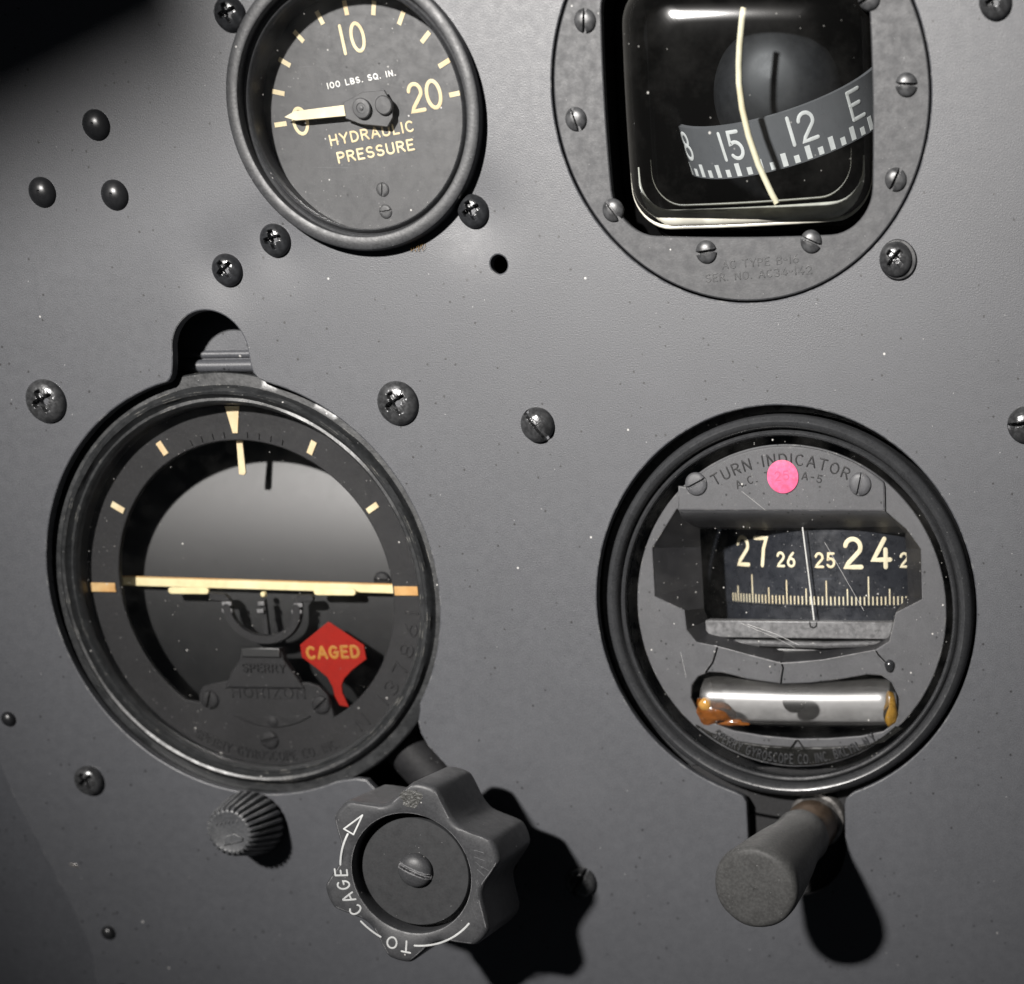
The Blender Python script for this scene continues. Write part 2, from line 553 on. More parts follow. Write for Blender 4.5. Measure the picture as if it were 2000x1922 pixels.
GL = {
    '0': (0.60, [('c', el(0.30, 0.5, 0.30, 0.5))]),
    '1': (0.10, [[(0.05, 0), (0.05, 1)]]),
    '2': (0.58, [arcp(0.29, 0.71, 0.27, 0.29, 170, -25, 14) + [(0.46, 0.50), (0.12, 0.14), (0.04, 0.0), (0.58, 0.0)]]),
    '3': (0.56, [arcp(0.27, 0.75, 0.25, 0.25, 150, -90, 12), arcp(0.27, 0.25, 0.28, 0.25, 90, -150, 12)]),
    '4': (0.62, [[(0.46, 0), (0.46, 0.62)], [(0.42, 1.0), (0.02, 0.26), (0.62, 0.26)]]),
    '5': (0.55, [[(0.50, 1.0), (0.10, 1.0), (0.06, 0.56)] + arcp(0.26, 0.31, 0.28, 0.31, 125, -145, 14)]),
    '6': (0.56, [('c', el(0.28, 0.29, 0.27, 0.29)), [(0.46, 1.0), (0.20, 0.72), (0.02, 0.33)]]),
    '7': (0.54, [[(0.0, 1.0), (0.54, 1.0), (0.40, 0.62), (0.32, 0.0)]]),
    '8': (0.54, [('c', el(0.27, 0.76, 0.22, 0.24)), ('c', el(0.27, 0.26, 0.27, 0.26))]),
    '9': (0.56, [('c', el(0.28, 0.71, 0.27, 0.29)), [(0.10, 0.0), (0.36, 0.28), (0.54, 0.67)]]),
    'A': (0.64, [[(0, 0), (0.30, 1)], [(0.64, 0), (0.34, 1)], [(0.12, 0.33), (0.52, 0.33)]]),
    'B': (0.54, [[(0.02, 0), (0.02, 1)], [(0.02, 1)] + arcp(0.26, 0.76, 0.24, 0.24, 90, -90, 10) + [(0.02, 0.52)], [(0.02, 0.50)] + arcp(0.26, 0.26, 0.28, 0.25, 90, -90, 10) + [(0.02, 0.0)]]),
    'C': (0.58, [arcp(0.31, 0.5, 0.31, 0.5, 48, 312, 20)]),
    'D': (0.58, [[(0.02, 0), (0.02, 1)], [(0.04, 1)] + arcp(0.22, 0.5, 0.36, 0.5, 90, -90, 14) + [(0.04, 0)]]),
    'E': (0.48, [[(0.02, 0), (0.02, 1)], [(0.02, 1), (0.48, 1)], [(0.02, 0.52), (0.40, 0.52)], [(0.02, 0), (0.48, 0)]]),
    'G': (0.62, [arcp(0.31, 0.5, 0.31, 0.5, 48, 330, 20) + [(0.60, 0.46), (0.36, 0.46)]]),
    'H': (0.58, [[(0.02, 0), (0.02, 1)], [(0.56, 0), (0.56, 1)], [(0.02, 0.5), (0.56, 0.5)]]),
    'I': (0.06, [[(0.03, 0), (0.03, 1)]]),
    'K': (0.56, [[(0.02, 0), (0.02, 1)], [(0.54, 1), (0.06, 0.42)], [(0.22, 0.60), (0.56, 0)]]),
    'L': (0.46, [[(0.02, 1), (0.02, 0), (0.46, 0)]]),
    'N': (0.60, [[(0.02, 0), (0.02, 1)], [(0.02, 1), (0.58, 0)], [(0.58, 0), (0.58, 1)]]),
    'O': (0.64, [('c', el(0.32, 0.5, 0.32, 0.5))]),
    'P': (0.52, [[(0.02, 0), (0.02, 1)], [(0.02, 1)] + arcp(0.26, 0.74, 0.26, 0.26, 90, -90, 10) + [(0.02, 0.48)]]),
    'Q': (0.64, [('c', el(0.32, 0.5, 0.32, 0.5)), [(0.40, 0.24), (0.64, -0.06)]]),
    'R': (0.56, [[(0.02, 0), (0.02, 1)], [(0.02, 1)] + arcp(0.26, 0.75, 0.26, 0.25, 90, -90, 10) + [(0.02, 0.50)], [(0.28, 0.50), (0.56, 0)]]),
    'S': (0.54, [arcp(0.27, 0.745, 0.24, 0.255, 40, 255, 12) + arcp(0.27, 0.255, 0.26, 0.255, 80, -150, 12)]),
    'T': (0.56, [[(0.28, 0), (0.28, 1)], [(0, 1), (0.56, 1)]]),
    'U': (0.58, [[(0.02, 1), (0.02, 0.3)] + arcp(0.29, 0.28, 0.27, 0.28, 180, 360, 12) + [(0.56, 1)]]),
    'Y': (0.60, [[(0, 1), (0.30, 0.46)], [(0.60, 1), (0.30, 0.46), (0.30, 0)]]),
    'Z': (0.54, [[(0, 1), (0.54, 1), (0, 0), (0.54, 0)]]),
    '.': (0.06, [[(0.02, 0.02), (0.05, 0.02)]]),
    '-': (0.36, [[(0.04, 0.48), (0.32, 0.48)]]),
    ' ': (0.30, []),
}


def dens(pts, d):
    out = [pts[0]]
    for p, q in zip(pts, pts[1:]):
        k = max(1, int(math.hypot(q[0] - p[0], q[1] - p[1]) / d))
        out += [(p[0] + (q[0] - p[0]) * j / k, p[1] + (q[1] - p[1]) * j / k) for j in range(1, k + 1)]
    return out


def layout(s, gap=0.22):
    x, st = 0.0, []
    for ch in s:
        w, strokes = GL[ch]
        for k in strokes:
            closed = k[0] == 'c'
            st.append(([(x + u, v) for u, v in (k[1] if closed else k)], closed))
        x += w + gap
    return x - gap, st


def lettering(s, h, length, w, fn, z, t, gap=0.22, dome=False):
    """fn(u 0..1, v 0..1) -> (x, y)"""
    W, st = layout(s, gap)
    m = MB()
    for k, (pts, closed) in enumerate(st):
        ribbon(m, [fn(u / W, v) for u, v in dens(pts, 0.25)], w, z + (k % 4) * 0.004, t, closed, dome)
    return m


def straight(x0, y0, x1, y1, h):
    L = math.hypot(x1 - x0, y1 - y0)
    ux, uy = (x1 - x0) / L, (y1 - y0) / L
    return lambda u, v: (x0 + ux * u * L - uy * v * h, y0 + uy * u * L + ux * v * h)


def on_arc(cx, cy, rb, a0, a1, h, outward=True):
    s = 1 if outward else -1
    return lambda u, v: (cx + (rb + s * v * h) * cos(R(a0 + (a1 - a0) * u)), cy + (rb + s * v * h) * sin(R(a0 + (a1 - a0) * u)))


# ------------------------------------------------------------------ screws
def head(r, h, kind, cross_r=0.62, slot_w=0.20, depth=0.75, n=88, k=22, flat=0.0, skirt=0.25, ang=0.0, crud=0.0):
    """dome head as a polar height field with a cross recess or a slot cut into it"""
    m = MB()
    rnd = random.Random(int(r * 100) + int(ang))
    ca, sa = cos(R(ang)), sin(R(ang))

    def sm(a, b, x):
        t = max(0.0, min(1.0, (x - a) / (b - a)))
        return t * t * (3 - 2 * t)

    def hz(x, y):
        q = math.hypot(x, y) / r
        z = skirt + h * math.sqrt(max(0.0, 1 - q ** 2.4)) * (1 - flat) + h * flat * (1 - q ** 6)
        x, y = x * ca + y * sa, -x * sa + y * ca
        if kind == 'phillips':
            w = slot_w * r
            for u, v in ((x, y), (y, x)):
                arm = 1 - sm(w * 0.55, w * 0.75, abs(v) + 0.10 * abs(u))
                end = 1 - sm(cross_r * r * 0.82, cross_r * r, abs(u))
                z -= depth * h * arm * end * 0.75
            z = max(z, skirt - 0.25 * h)
        elif kind == 'slot':
            w = slot_w * r
            z -= depth * h * (1 - sm(w * 0.42, w * 0.55, abs(y)))
        if crud:
            z += rnd.uniform(-crud, crud)
        return z
    vs = [(0, 0, hz(0, 0))]
    fs = []
    for j in range(1, k + 1):
        rr = r * (j / k) ** 0.9
        for i in range(n):
            a = 2 * pi * i / n
            vs.append((rr * cos(a), rr * sin(a), hz(rr * cos(a) * 0.9999, rr * sin(a) * 0.9999) if j < k else skirt))
    for i in range(n):
        vs.append((r * cos(2 * pi * i / n), r * sin(2 * pi * i / n), -0.3))
    for i in range(n):
        i2 = (i + 1) % n
        fs.append((0, 1 + i, 1 + i2))
        for j in range(k):
            fs.append((1 + j * n + i, 1 + (j + 1) * n + i, 1 + (j + 1) * n + i2, 1 + j * n + i2))
    return m.add(vs, fs)


# ------------------------------------------------------------------ where the instruments sit on the panel
HY = (-28.6, 81.2)
HO = (-69.6, -23.6)
TU = (65.4, -26.8)
CO = (58.4, 83.4)


# ------------------------------------------------------------------ the panel
def horizon_hole():
    c = []
    # circle from the top notch round the left, bottom, to the lower right slot and back up
    c += [(49.4 * cos(R(a)), 49.4 * sin(R(a))) for a in [104 + (292 - 104) * i / 60 for i in range(61)]]
    d = (cos(R(-49.4)), sin(R(-49.4)))
    pz = (-d[1], d[0])
    sl = lambda u, v: (d[0] * u + pz[0] * v, d[1] * u + pz[1] * v)
    c += [sl(49.5, -11.5), sl(51.5, -9.6)]
    c += [sl(84 + 9 * cos(R(a)), 9 * sin(R(a))) for a in range(-90, 91, 15)]
    c += [sl(56, 8.8), sl(52.5, 9.6), sl(50, 11.2), sl(48.4, 13.6)]
    c += [(49.4 * cos(R(a)), 49.4 * sin(R(a))) for a in [-32 + (75 + 32) * i / 40 for i in range(41)]]
    c += [(10.6, 48.6), (9.4, 49.9), (8.9, 52.0)]
    c += arcp(-0.4, 54.3, 9.2, 9.2, 0, 180, 24)
    c += [(-9.9, 52.0), (-10.4, 49.8), (-11.1, 48.6)]
    return [(x + HO[0], y + HO[1]) for x, y in c]


def turn_hole():
    c = [(-0.7 + 45.9 * cos(R(a)), 0.2 + 45.9 * sin(R(a))) for a in [-70 + 320 * i / 100 for i in range(101)]]   # -70 .. 250
    c += [(-14.6, -43.6), (-12.9, -44.4), (-12.0, -46.0)]
    c += arcp(0.3, -57.0, 12.2, 12.2, 180, 360, 24)
    c += [(12.5, -46.2), (12.9, -44.6), (13.9, -43.7)]
    return [(x + TU[0], y + TU[1]) for x, y in c]


seam = [(-146.0, -50.0), (-139.8, -67.4), (-137.0, -76.9), (-133.9, -85.1), (-130.7, -93.1), (-126.9, -103.7), (-124.5, -111.4), (-123.3, -116.9), (-123.7, -125.0), (-124.5, -150.0)]
outer = [(160, -150), (160, 135), (-180, 135), (-180, -10)] + [(-165, -25)] + seam
panel = add_obj('instrument_panel', prism(outer, [circle(*HY, 26.5), circle(*CO, 42.25, 120), horizon_hole(), turn_hole(), circle(1.1, 49.4, 1.95, 28)], -2.4, 0.0, 0.35), 'panel')
place(panel, 0, 0)
panel['kind'] = 'structure'
side = add_obj('side_panel', prism([(-230, -190), (-112, -190)] + [(x + 12, y) for x, y in seam[::-1]] + [(-150, -10), (-230, 20)], (), -2.7, -0.9, 0.2).xf(lambda x, y, z: (x, y, z - 1.6 - 0.20 * max(0.0, -122.0 - 0.36 * (y + 117.0) - x))), 'panel')
place(side, 0, 0, 0.0)
side['kind'] = 'structure'
back = add_obj('backing_sheet', box(-230, 190, -190, 160, -112, -110, 0.2), 'black')  # added black sheet that keeps the open holes dark
place(back, 0, 0)
back['kind'] = 'structure'


chip = add_obj('bare_spot', prism([(-125.6, -92.1), (-124.4, -91.9), (-123.2, -92.6), (-122.9, -93.4), (-124.0, -93.0), (-125.0, -92.9)], (), 0.0, 0.06, 0.03), 'steel', panel)
# unseen bar added between lamp and panel, shading its upper left corner
fc, fd = Vector((-183.3, 293.5, 500.0)), Vector((0.9338, 0.3579, 0.0))
fn_ = Vector((-fd.y, fd.x, 0.0))
bar = prism([tuple((fc + fd * u + fn_ * v).xy) for u, v in ((-300, 0), (6, 0), (40, 150), (-300, 150))], (), 494, 500, 1.0)
bar = tag(place(add_obj('shade_bar', bar, 'black'), 0, 0), 'unseen dark flat bar added to shade a corner of the panel', 'shade bar')


# ------------------------------------------------------------------ hydraulic pressure gauge
t = thing('hydraulic_pressure_gauge', *HY, 'round black hydraulic pressure gauge with cream numerals and pointer resting at 0', 'pressure gauge')
add_obj('bezel', lathe([(26.0, -12), (28.6, -0.3), (29.0, 0.0), (29.0, 2.6), (28.85, 3.0), (28.5, 3.2), (26.6, 3.2), (26.3, 3.1), (26.15, 2.7), (26.05, 0.6),
                        (25.6, 0.3), (25.2, 0.5), (24.95, 1.2), (24.65, 1.45), (24.4, 1.2), (24.3, 0.6), (24.25, -5.7)], 144), 'bezel', t)
add_obj('case', lathe([(25.9, -2.5), (25.9, -40), (0, -40)], 64), 'black', t)
dial = add_obj('dial', lathe([(0, -3.5), (24.4, -3.5), (24.4, -4.5)], 96), 'dial', t)
gt = add_obj('glass', lathe([(0, 2.4), (24.35, 2.4), (24.35, 1.6), (0, 1.6)], 64), 'glass_scratch', t)
for i in range(11):
    a = R(186.3 - 17.7 * i)
    r0, r1 = 19.5, 22.4
    q = MB()
    w = 1.0
    c, s = cos(a), sin(a)
    pts = [(r0, -w / 2), (r1, -w / 2), (r1, w / 2), (r0, w / 2)]
    pts = [(0.2 + u * c - v * s, 0.4 + u * s + v * c) for u, v in pts]
    add_obj('tick_mark', prism(pts, (), -3.5, -3.43, 0.03), 'lume', t)
g = 8.0
ug, vg = (cos(R(g)), sin(R(g))), (-sin(R(g)), cos(R(g)))


def hy(cx, cy, w, h):
    x0, y0 = cx - ug[0] * w / 2 - vg[0] * h / 2, cy - ug[1] * w / 2 - vg[1] * h / 2
    return straight(x0, y0, x0 + ug[0] * w, y0 + ug[1] * w, h)


add_obj('numeral', lettering('10', 5.5, 0, 0.72, hy(-1.75, 15.2, 5.2, 5.5), -3.5, 0.06, 0.42), 'lume', t)
add_obj('numeral', lettering('20', 5.5, 0, 0.80, hy(13.75, 3.5, 7.3, 5.4), -3.5, 0.06, 0.22), 'lume', t)
add_obj('numeral', lettering('0', 5.5, 0, 0.72, hy(-15.9, -1.3, 3.2, 5.2), -3.5, 0.06), 'lume', t)
add_obj('lettering', lettering('100 LBS. SQ. IN.', 1, 0, 0.27, straight(-8.6, 5.2, 7.4, 7.7, 1.05), -3.5, 0.05, 0.36), 'white', t)
add_obj('lettering', lettering('HYDRAULIC', 2, 0, 0.42, straight(-9.2, -6.3, 10.5, -3.5, 1.95), -3.5, 0.06, 0.30), 'lume', t)
add_obj('lettering', lettering('PRESSURE', 2, 0, 0.44, straight(-7.8, -9.9, 10.2, -7.3, 2.0), -3.5, 0.06, 0.28), 'lume', t)
pa = math.atan2(-1.0 - 0.55, -18.7 + 0.3)


def pt(u, v):
    c, s = cos(pa), sin(pa)
    return (-0.2 + u * c - v * s, 0.8 + u * s + v * c)


add_obj('pointer', prism([pt(4.2, -1.1), pt(16.0, -0.95), pt(18.6, 0), pt(16.0, 0.95), pt(4.2, 1.1)], (), -1.75, -1.4, 0.08), 'lume_pale', t)
add_obj('counterweight', prism([pt(4.4, -1.6), pt(4.4, 1.6), pt(1.0, 3.1), pt(-5.0, 4.2), pt(-6.6, 2.4), pt(-7.0, 0.0), pt(-5.6, -3.2), pt(-0.5, -3.3)], (), -2.2, -1.6, 0.15), 'dial', t)
add_obj('hub', lathe([(2.1, -2), (2.1, -0.9), (1.9, -0.7), (1.1, -0.65), (1.0, -0.8), (0.5, -0.8), (0.4, -0.6), (0, -0.55)], 40, -0.2, 0.75), 'dial', t)
add_obj('counterweight_rivet', lathe([(2.0, -2), (2.0, -1.1), (1.75, -0.85), (0, -0.8)], 40, 4.9, 1.35), 'dial', t)
hs = head(1.5, 0.25, 'slot', slot_w=0.22, depth=1.5, n=48, k=14, flat=0.8, skirt=0.1).mesh('dial_screw')
for x, y, a in ((1.9, -15.5, 84), (2.1, -20.1, 8)):
    o = add_obj('dial_screw', hs, 'dial', t)
    o.location = (x * MM, y * MM, -3.5 * MM)
    o.rotation_euler[2] = R(a)


for o in t.children:
    if o.name.split('.')[0] not in ('bezel', 'case'):
        o.location.z -= 2.0 * MM


# ------------------------------------------------------------------ magnetic compass
t = thing('magnetic_compass', *CO, 'magnetic compass with square glass bowl in a round grey flange', 'compass')
op = rrect(-0.6, -1.2, 29.0, 26.6, 9.0, 10, 0.03)
add_obj('flange', prism(circle(0, 0, 41.9, 144), [op], -2.2, -0.25, 0.35), 'flange', t)
add_obj('bowl', MB().add(*(lambda lp: ([(x, y, -0.8) for x, y in lp] + [(x, y, -45.0) for x, y in lp], [(i, (i + 1) % len(lp), len(lp) + (i + 1) % len(lp), len(lp) + i) for i in range(len(lp))] + [tuple(range(len(lp), 2 * len(lp)))]))(rrect(-0.6, -1.2, 29.2, 26.8, 9.0, 10, 0.03))), 'black', t)
# bowl glass: a rounded square dome
gl = rrect(1.2, -1.4, 28.0, 24.6, 8.5, 10, 0.02)
m = MB()
rings = [1.0, 1.0, 0.992, 0.975, 0.95, 0.915, 0.87, 0.82, 0.74, 0.6, 0.4, 0.2]
n = len(gl)
vs = []
for k, s in enumerate(rings):
    zz = -12.0 if k == 0 else -8.5 + 10.3 * (1 - ((s - 0.0) ** 9)) ** (1 / 2.2) if s < 1 else -8.5
    for x, y in gl:
        vs.append((1.2 + (x - 1.2) * s, -1.4 + (y + 1.4) * s, zz))
fs = []
for k in range(len(rings) - 1):
    for i in range(n):
        j = (i + 1) % n
        fs.append((k * n + i, k * n + j, (k + 1) * n + j, (k + 1) * n + i))
fs.append(tuple((len(rings) - 1) * n + i for i in range(n)))
add_obj('glass_bowl', m.add(vs, fs), 'glass_bowl', t)
# cream strips standing in for light refracted in the glass's lower lip
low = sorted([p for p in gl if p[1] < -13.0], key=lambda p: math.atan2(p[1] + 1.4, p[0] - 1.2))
for sc_, yo, w, mt in ((0.90, 0.0, 3.6, 'lip_gleam_pale'), (0.965, -0.2, 0.9, 'lip_gleam_pale'), (0.80, 0.2, 0.45, 'lip_gleam')):
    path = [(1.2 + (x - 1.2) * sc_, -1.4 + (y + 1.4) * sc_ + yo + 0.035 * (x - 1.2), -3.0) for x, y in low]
    add_obj('lip_gleam', tube(path, lambda u, w=w: w / 2 * min(1.0, 0.08 + (3.2 * u) ** 1.3, 0.08 + (3.2 * (1 - u)) ** 1.3), 16), mt, t)
# card ring: a tilted band with printed figures
CR, CTILT, CROT, CC = 27.0, 25.0, 13.0, (2.3, 3.2, -38.0)


def ring(th, v, rr=CR):
    x, y, z = rr * sin(th), v, rr * cos(th)
    y, z = y * cos(R(CTILT)) - z * sin(R(CTILT)), y * sin(R(CTILT)) + z * cos(R(CTILT))
    x, y = x * cos(R(CROT)) - y * sin(R(CROT)), x * sin(R(CROT)) + y * cos(R(CROT))
    return (x + CC[0], y + CC[1], z + CC[2])


m = MB()
vs, fs = [], []
nn = 96
for i in range(nn + 1):
    th = R(-100 + 200 * i / nn)
    vs += [ring(th, 5.6), ring(th, -5.6), ring(th, -5.6, CR - 1.2), ring(th, 5.6, CR - 1.2)]
for i in range(nn):
    for k in range(4):
        fs.append((i * 4 + k, i * 4 + (k + 1) % 4, (i + 1) * 4 + (k + 1) % 4, (i + 1) * 4 + k))
card = add_obj('compass_card', m.add(vs, fs), 'card', t)


def on_ring(m):
    return m.xf(lambda x, y, z: ring(x / CR, y, CR + z))


for txt, xc, w in (('18', -26.8, 5.2), ('15', -10.6, 5.4), ('12', 6.8, 6.0), ('E', 21.2, 3.6)):
    add_obj('numeral', on_ring(lettering(txt, 5, 0, 0.80, straight(xc - w / 2, -1.5, xc + w / 2, -1.5, 5.7), 0.02, 0.06, 0.30)), 'white', card)
for i in range(-9, 11):
    x = -2.0 + i * 2.9
    hgt = 2.8 if i % 2 else 1.6
    add_obj('tick_mark', on_ring(prism([(x - 0.62, -5.3), (x + 0.62, -5.3), (x + 0.62, -5.3 + hgt), (x - 0.62, -5.3 + hgt)], (), 0.0, 0.08)), 'white', card)
rim_in = rrect(3.2, -1.0, 25.4, 24.5, 8.5, 10, 0.02)
add_obj('shade_rim', prism(rrect(-0.6, -1.2, 29.1, 26.7, 9.0, 10, 0.03), [rim_in], -13.0, -10.0, 0.5), 'black', t)  # added black rim that shades and hides the card's left end
add_obj('lubber_line', tube([(0.9, 17.0, -3.0), (0.5, 14.8, -2.6), (-0.2, 9.6, -2.3), (-0.5, 6.0, -2.2), (-0.6, 2.3, -2.2), (-0.1, -2.6, -2.2), (1.1, -8.0, -2.2), (3.1, -13.9, -2.4), (5.7, -19.5, -3.0), (6.8, -21.5, -3.4)], 0.72, 10), 'lume_pale', t)
add_obj('float', lathe([(0, -17.0), (5, -17.3), (9.5, -18.6), (13.0, -21.2), (15.0, -25.0), (15.5, -33)], 64, 3.5, 6.5).xf(lambda x, y, z: (x, y + (z + 14) * 0.25, z)), 'float_black', t)
hs = head(2.45, 1.0, 'slot', slot_w=0.22, depth=0.9, n=64, k=18, flat=0.15, skirt=0.15).mesh('flange_screw')
for x, y, a in ((-33.8, 14.6, 84), (-37.2, -4.6, 108), (-30.0, -23.0, 128), (-9.1, -31.7, 8), (14.9, -29.7, 158), (34.2, -17.3, 62), (36.8, 1.3, 178), (28.9, 18.0, 30)):
    o = add_obj('flange_screw', hs, 'screw_flange', t)
    o.location = (x * MM, y * MM, -0.35 * MM)
    o.rotation_euler[2] = R(a)
add_obj('lettering', lettering('AC TYPE B-16', 1, 0, 0.32, straight(-5.5, -35.2, 11.8, -33.9, 1.55), -0.27, 0.10, 0.3, True), 'dial', t)
add_obj('lettering', lettering('SER. NO. AC34-142', 1, 0, 0.32, straight(-9.4, -37.9, 14.8, -36.2, 1.55), -0.27, 0.10, 0.3, True), 'dial', t)


# ------------------------------------------------------------------ gyro horizon
t = thing('gyro_horizon', *HO, 'round gyro horizon with yellow horizon bar and red CAGED flag behind glass', 'gyro horizon')
wob = lambda a, j: 0.05 * sin(7 * a + j) + 0.04 * sin(19 * a + 2 * j)
add_obj('bezel', lathe([(50.4, -9.0), (50.4, -3.4), (50.0, -3.0), (47.4, -2.9), (46.9, -2.2), (46.6, -1.3), (46.0, -0.9), (45.4, -1.1), (45.0, -1.9), (44.5, -2.3), (43.9, -2.1), (43.5, -2.5), (43.2, -3.4), (43.1, -7.2)], 160, wob=wob), 'bezel_worn', t)
lug = add_obj('mounting_lug', prism([(-30, 46), (30, 46), (28, 72), (-28, 72)], (), -10.5, -9.0, 0.3), 'panel', t)
add_obj('lug_step', tube([(-20, 54.2, -9.4), (20, 54.6, -9.4)], 1.0, 16), 'panel', lug)
add_obj('lug_step', tube([(-20, 51.6, -8.6), (20, 52.0, -8.6)], 1.5, 16), 'panel', lug)
add_obj('case', lathe([(50.5, -3.2), (50.2, -8), (46.5, -8), (46.5, -60), (0, -60)], 96), 'black', t)
add_obj('glass', lathe([(0, -3.2), (43.4, -3.2), (43.4, -4.4), (0, -4.4)], 96), 'glass_dirty', t)
opening = [(35.0 * cos(R(a)), 35.0 * sin(R(a))) for a in [-62 + (305) * i / 100 for i in range(101)]]
opening = opening[:-4] + [(-18.6, -27.6), (-18.4, -25.6), (-17.0, -23.6), (-14.0, -22.9), (-10.6, -22.2), (10.4, -22.4), (13.2, -23.2), (15.2, -25.2), (16.2, -29.0)]
mask = add_obj('dial_mask', prism(circle(0, 0, 44.5, 128), [opening], -8.6, -7.2, 0.3), 'mask', t)
vs, fs = [], []
for i in range(41):
    y = -46 + 92 * i / 40
    w = math.sqrt(max(0.5, 46.3 ** 2 - y * y))
    vs += [(-w, y, -15.0 - y * y / 230.0), (w, y, -15.0 - y * y / 230.0)]
fs = [(2 * i, 2 * i + 1, 2 * i + 3, 2 * i + 2) for i in range(40)]
add_obj('sky_plate', MB().add(vs, fs), 'sky_plate', t)


def radial(a, r0, r1, w, w2=None, z=-7.2):
    w2 = w if w2 is None else w2
    c, s = cos(R(a)), sin(R(a))
    pts = [(r0, -w / 2), (r1, -w2 / 2), (r1, w2 / 2), (r0, w / 2)]
    return prism([(u * c - v * s, u * s + v * c) for u, v in pts], (), z, z + 0.3, 0.12)


for a, r0, r1, w, mt in ((120, 36.6, 39.9, 1.5, 'lume'), (61, 36.5, 39.8, 1.5, 'lume'), (149.3, 36.2, 39.6, 1.5, 'lume'), (31.4, 36.0, 39.2, 1.4, 'lume'), (179.5, 36.2, 42.8, 2.2, 'lume_orange'), (0.2, 35.5, 41.5, 2.2, 'lume_orange')):
    add_obj('tick_mark', radial(a, r0, r1, w), mt, t)
add_obj('index_mark', radial(90.3, 36.6, 42.8, 1.3, 3.6), 'lume', t)
for k in range(-4, 5):
    if k:
        add_obj('raised_tick', radial(90.3 - k * 4.6, 35.6, 37.0, 0.16), 'mask', t)
bp = add_obj('bank_pointer', prism([(-1.1, 35.2), (0.4, 35.2), (0.3, 27.6), (-0.2, 27.0), (-1.5, 27.2)], (), -9.3, -8.9, 0.1), 'lume', t)
add_obj('horizon_bar', box(-45, 45, -1.0, 1.0, -13.0, -12.4, 0.12).rot(-1.1).move(0, 0.75), 'bar_paint', t)
add_obj('bar_fillet', box(-44, 44, 1.05, 1.3, -13.0, -12.5, 0.05).rot(-1.1).move(0, 0.75), 'lume_orange', t)
# miniature aeroplane
for x0, x1 in ((-24.4, -13.8), (13.4, 24.2)):
    c = [(x0, -0.85), (x1, -0.85), (x1, 0.75), (x0, 0.75)]
    pts = arcp(x1 - 0.8, 0, 0.8, 0.8, -90, 90, 8) + arcp(x0 + 0.8, 0, 0.8, 0.8, 90, 270, 8)
    add_obj('aeroplane_wing', prism([(x, y - 0.55) for x, y in pts], (), -10.9, -10.2, 0.2), 'bar_paint', t)
add_obj('centre_dot', lathe([(0.75, -11), (0.75, -10.5), (0.5, -10.1), (0, -10.0)], 24, 0.2, -1.3), 'bar_paint', t)
yk = MB()
ribbon(yk, [(-12.5, -1.9), (-9.8, -2.0), (-9.2, -2.6), (-9.0, -5.2)], 1.9, -10.6, 1.2)
ribbon(yk, [(12.5, -2.0), (9.8, -2.1), (9.2, -2.7), (9.0, -5.4)], 1.9, -10.6, 1.2)
ribbon(yk, arcp(0, -4.6, 9.0, 7.6, 180, 360, 28), 2.2, -10.4, 1.6)
add_obj('yoke', yk, 'mask', t)
add_obj('yoke_post', MB().add(*(lambda b: (b.v, b.f))(box(-0.7, 0.7, -11.0, -2.4, -11.0, -9.8, 0.15))), 'mask', t)
for x, y, w in ((-9.0, -5.2, 2.6), (-8.9, -3.5, 2.4), (9.0, -5.3, 2.6), (9.6, -3.7, 2.2), (0.0, -3.4, 1.7), (-0.4, -5.2, 1.7)):
    add_obj('yoke_step', box(x - w / 2, x + w / 2, y - 0.45, y + 0.45, -9.6, -8.9, 0.12), 'ledge', t)
base = add_obj('base_plate', prism([(-11, -24.0), (-9.0, -20.0), (-6.4, -16.9), (-5.4, -14.0), (4.9, -14.0), (5.3, -16.8), (7.6, -20.4), (9.8, -24.0)], (), -8.8, -6.6, 0.5), 'mask', t)
add_obj('base_step', box(-5.2, 4.7, -16.2, -13.9, -6.6, -6.0, 0.25), 'sky_plate', base)
add_obj('lettering', lettering('SPERRY', 1, 0, 0.42, straight(-5.6, -19.8, 5.4, -19.9, 1.9), -6.6, 0.3, 0.3, True), 'mask', t)
add_obj('lettering', lettering('HORIZON', 1, 0, 0.45, straight(-9.6, -26.2, 9.4, -26.4, 2.4), -7.2, 0.22, 0.3, True), 'mask', t)
# wings badge
wing = [(-11.4, -30.6), (-6, -30.5), (-2.4, -31.2), (-1.2, -30.7), (1.0, -30.7), (2.2, -31.2), (5.8, -30.6), (9.6, -30.7), (6.6, -32.2), (3.4, -33.2), (0.8, -33.6), (-0.2, -33.8), (-1.6, -33.6), (-4.8, -33.2), (-8.4, -32.1)]
wb = add_obj('wings_badge', prism([(x + 0.9, y) for x, y in wing], (), -7.2, -6.8, 0.15), 'mask', t)
for k in range(5):
    for s in (-1, 1):
        m = MB()
        ribbon(m, [(s * (2.2 + 0.3 * k), -31.4 - 0.4 * k), (s * (9.4 - 1.4 * k), -31.0 - 0.42 * k)], 0.22, -6.85, 0.14, False, True)
        add_obj('feather', m, 'mask', wb)
add_obj('badge_disc', lathe([(1.3, -7), (1.3, -6.6), (0.9, -6.45), (0, -6.4)], 28, 0.3, -32.2), 'mask', wb)
hs = head(2.3, 0.5, 'slot', slot_w=0.25, depth=1.2, n=48, k=14, flat=0.3).mesh('mask_screw')
for x, y, a in ((-15.6, -27.0, 70), (13.4, -27.9, 40), (-1.2, -36.9, 15)):
    o = add_obj('mask_screw', hs, 'mask', t)
    o.location = (x * MM, y * MM, -7.2 * MM)
    o.rotation_euler[2] = R(a)
add_obj('lettering', lettering('N 137861', 1, 0, 0.5, on_arc(0, 0, 41.3, -56, -7, 3.2, False), -7.2, 0.25, 0.5, True), 'mask', t)
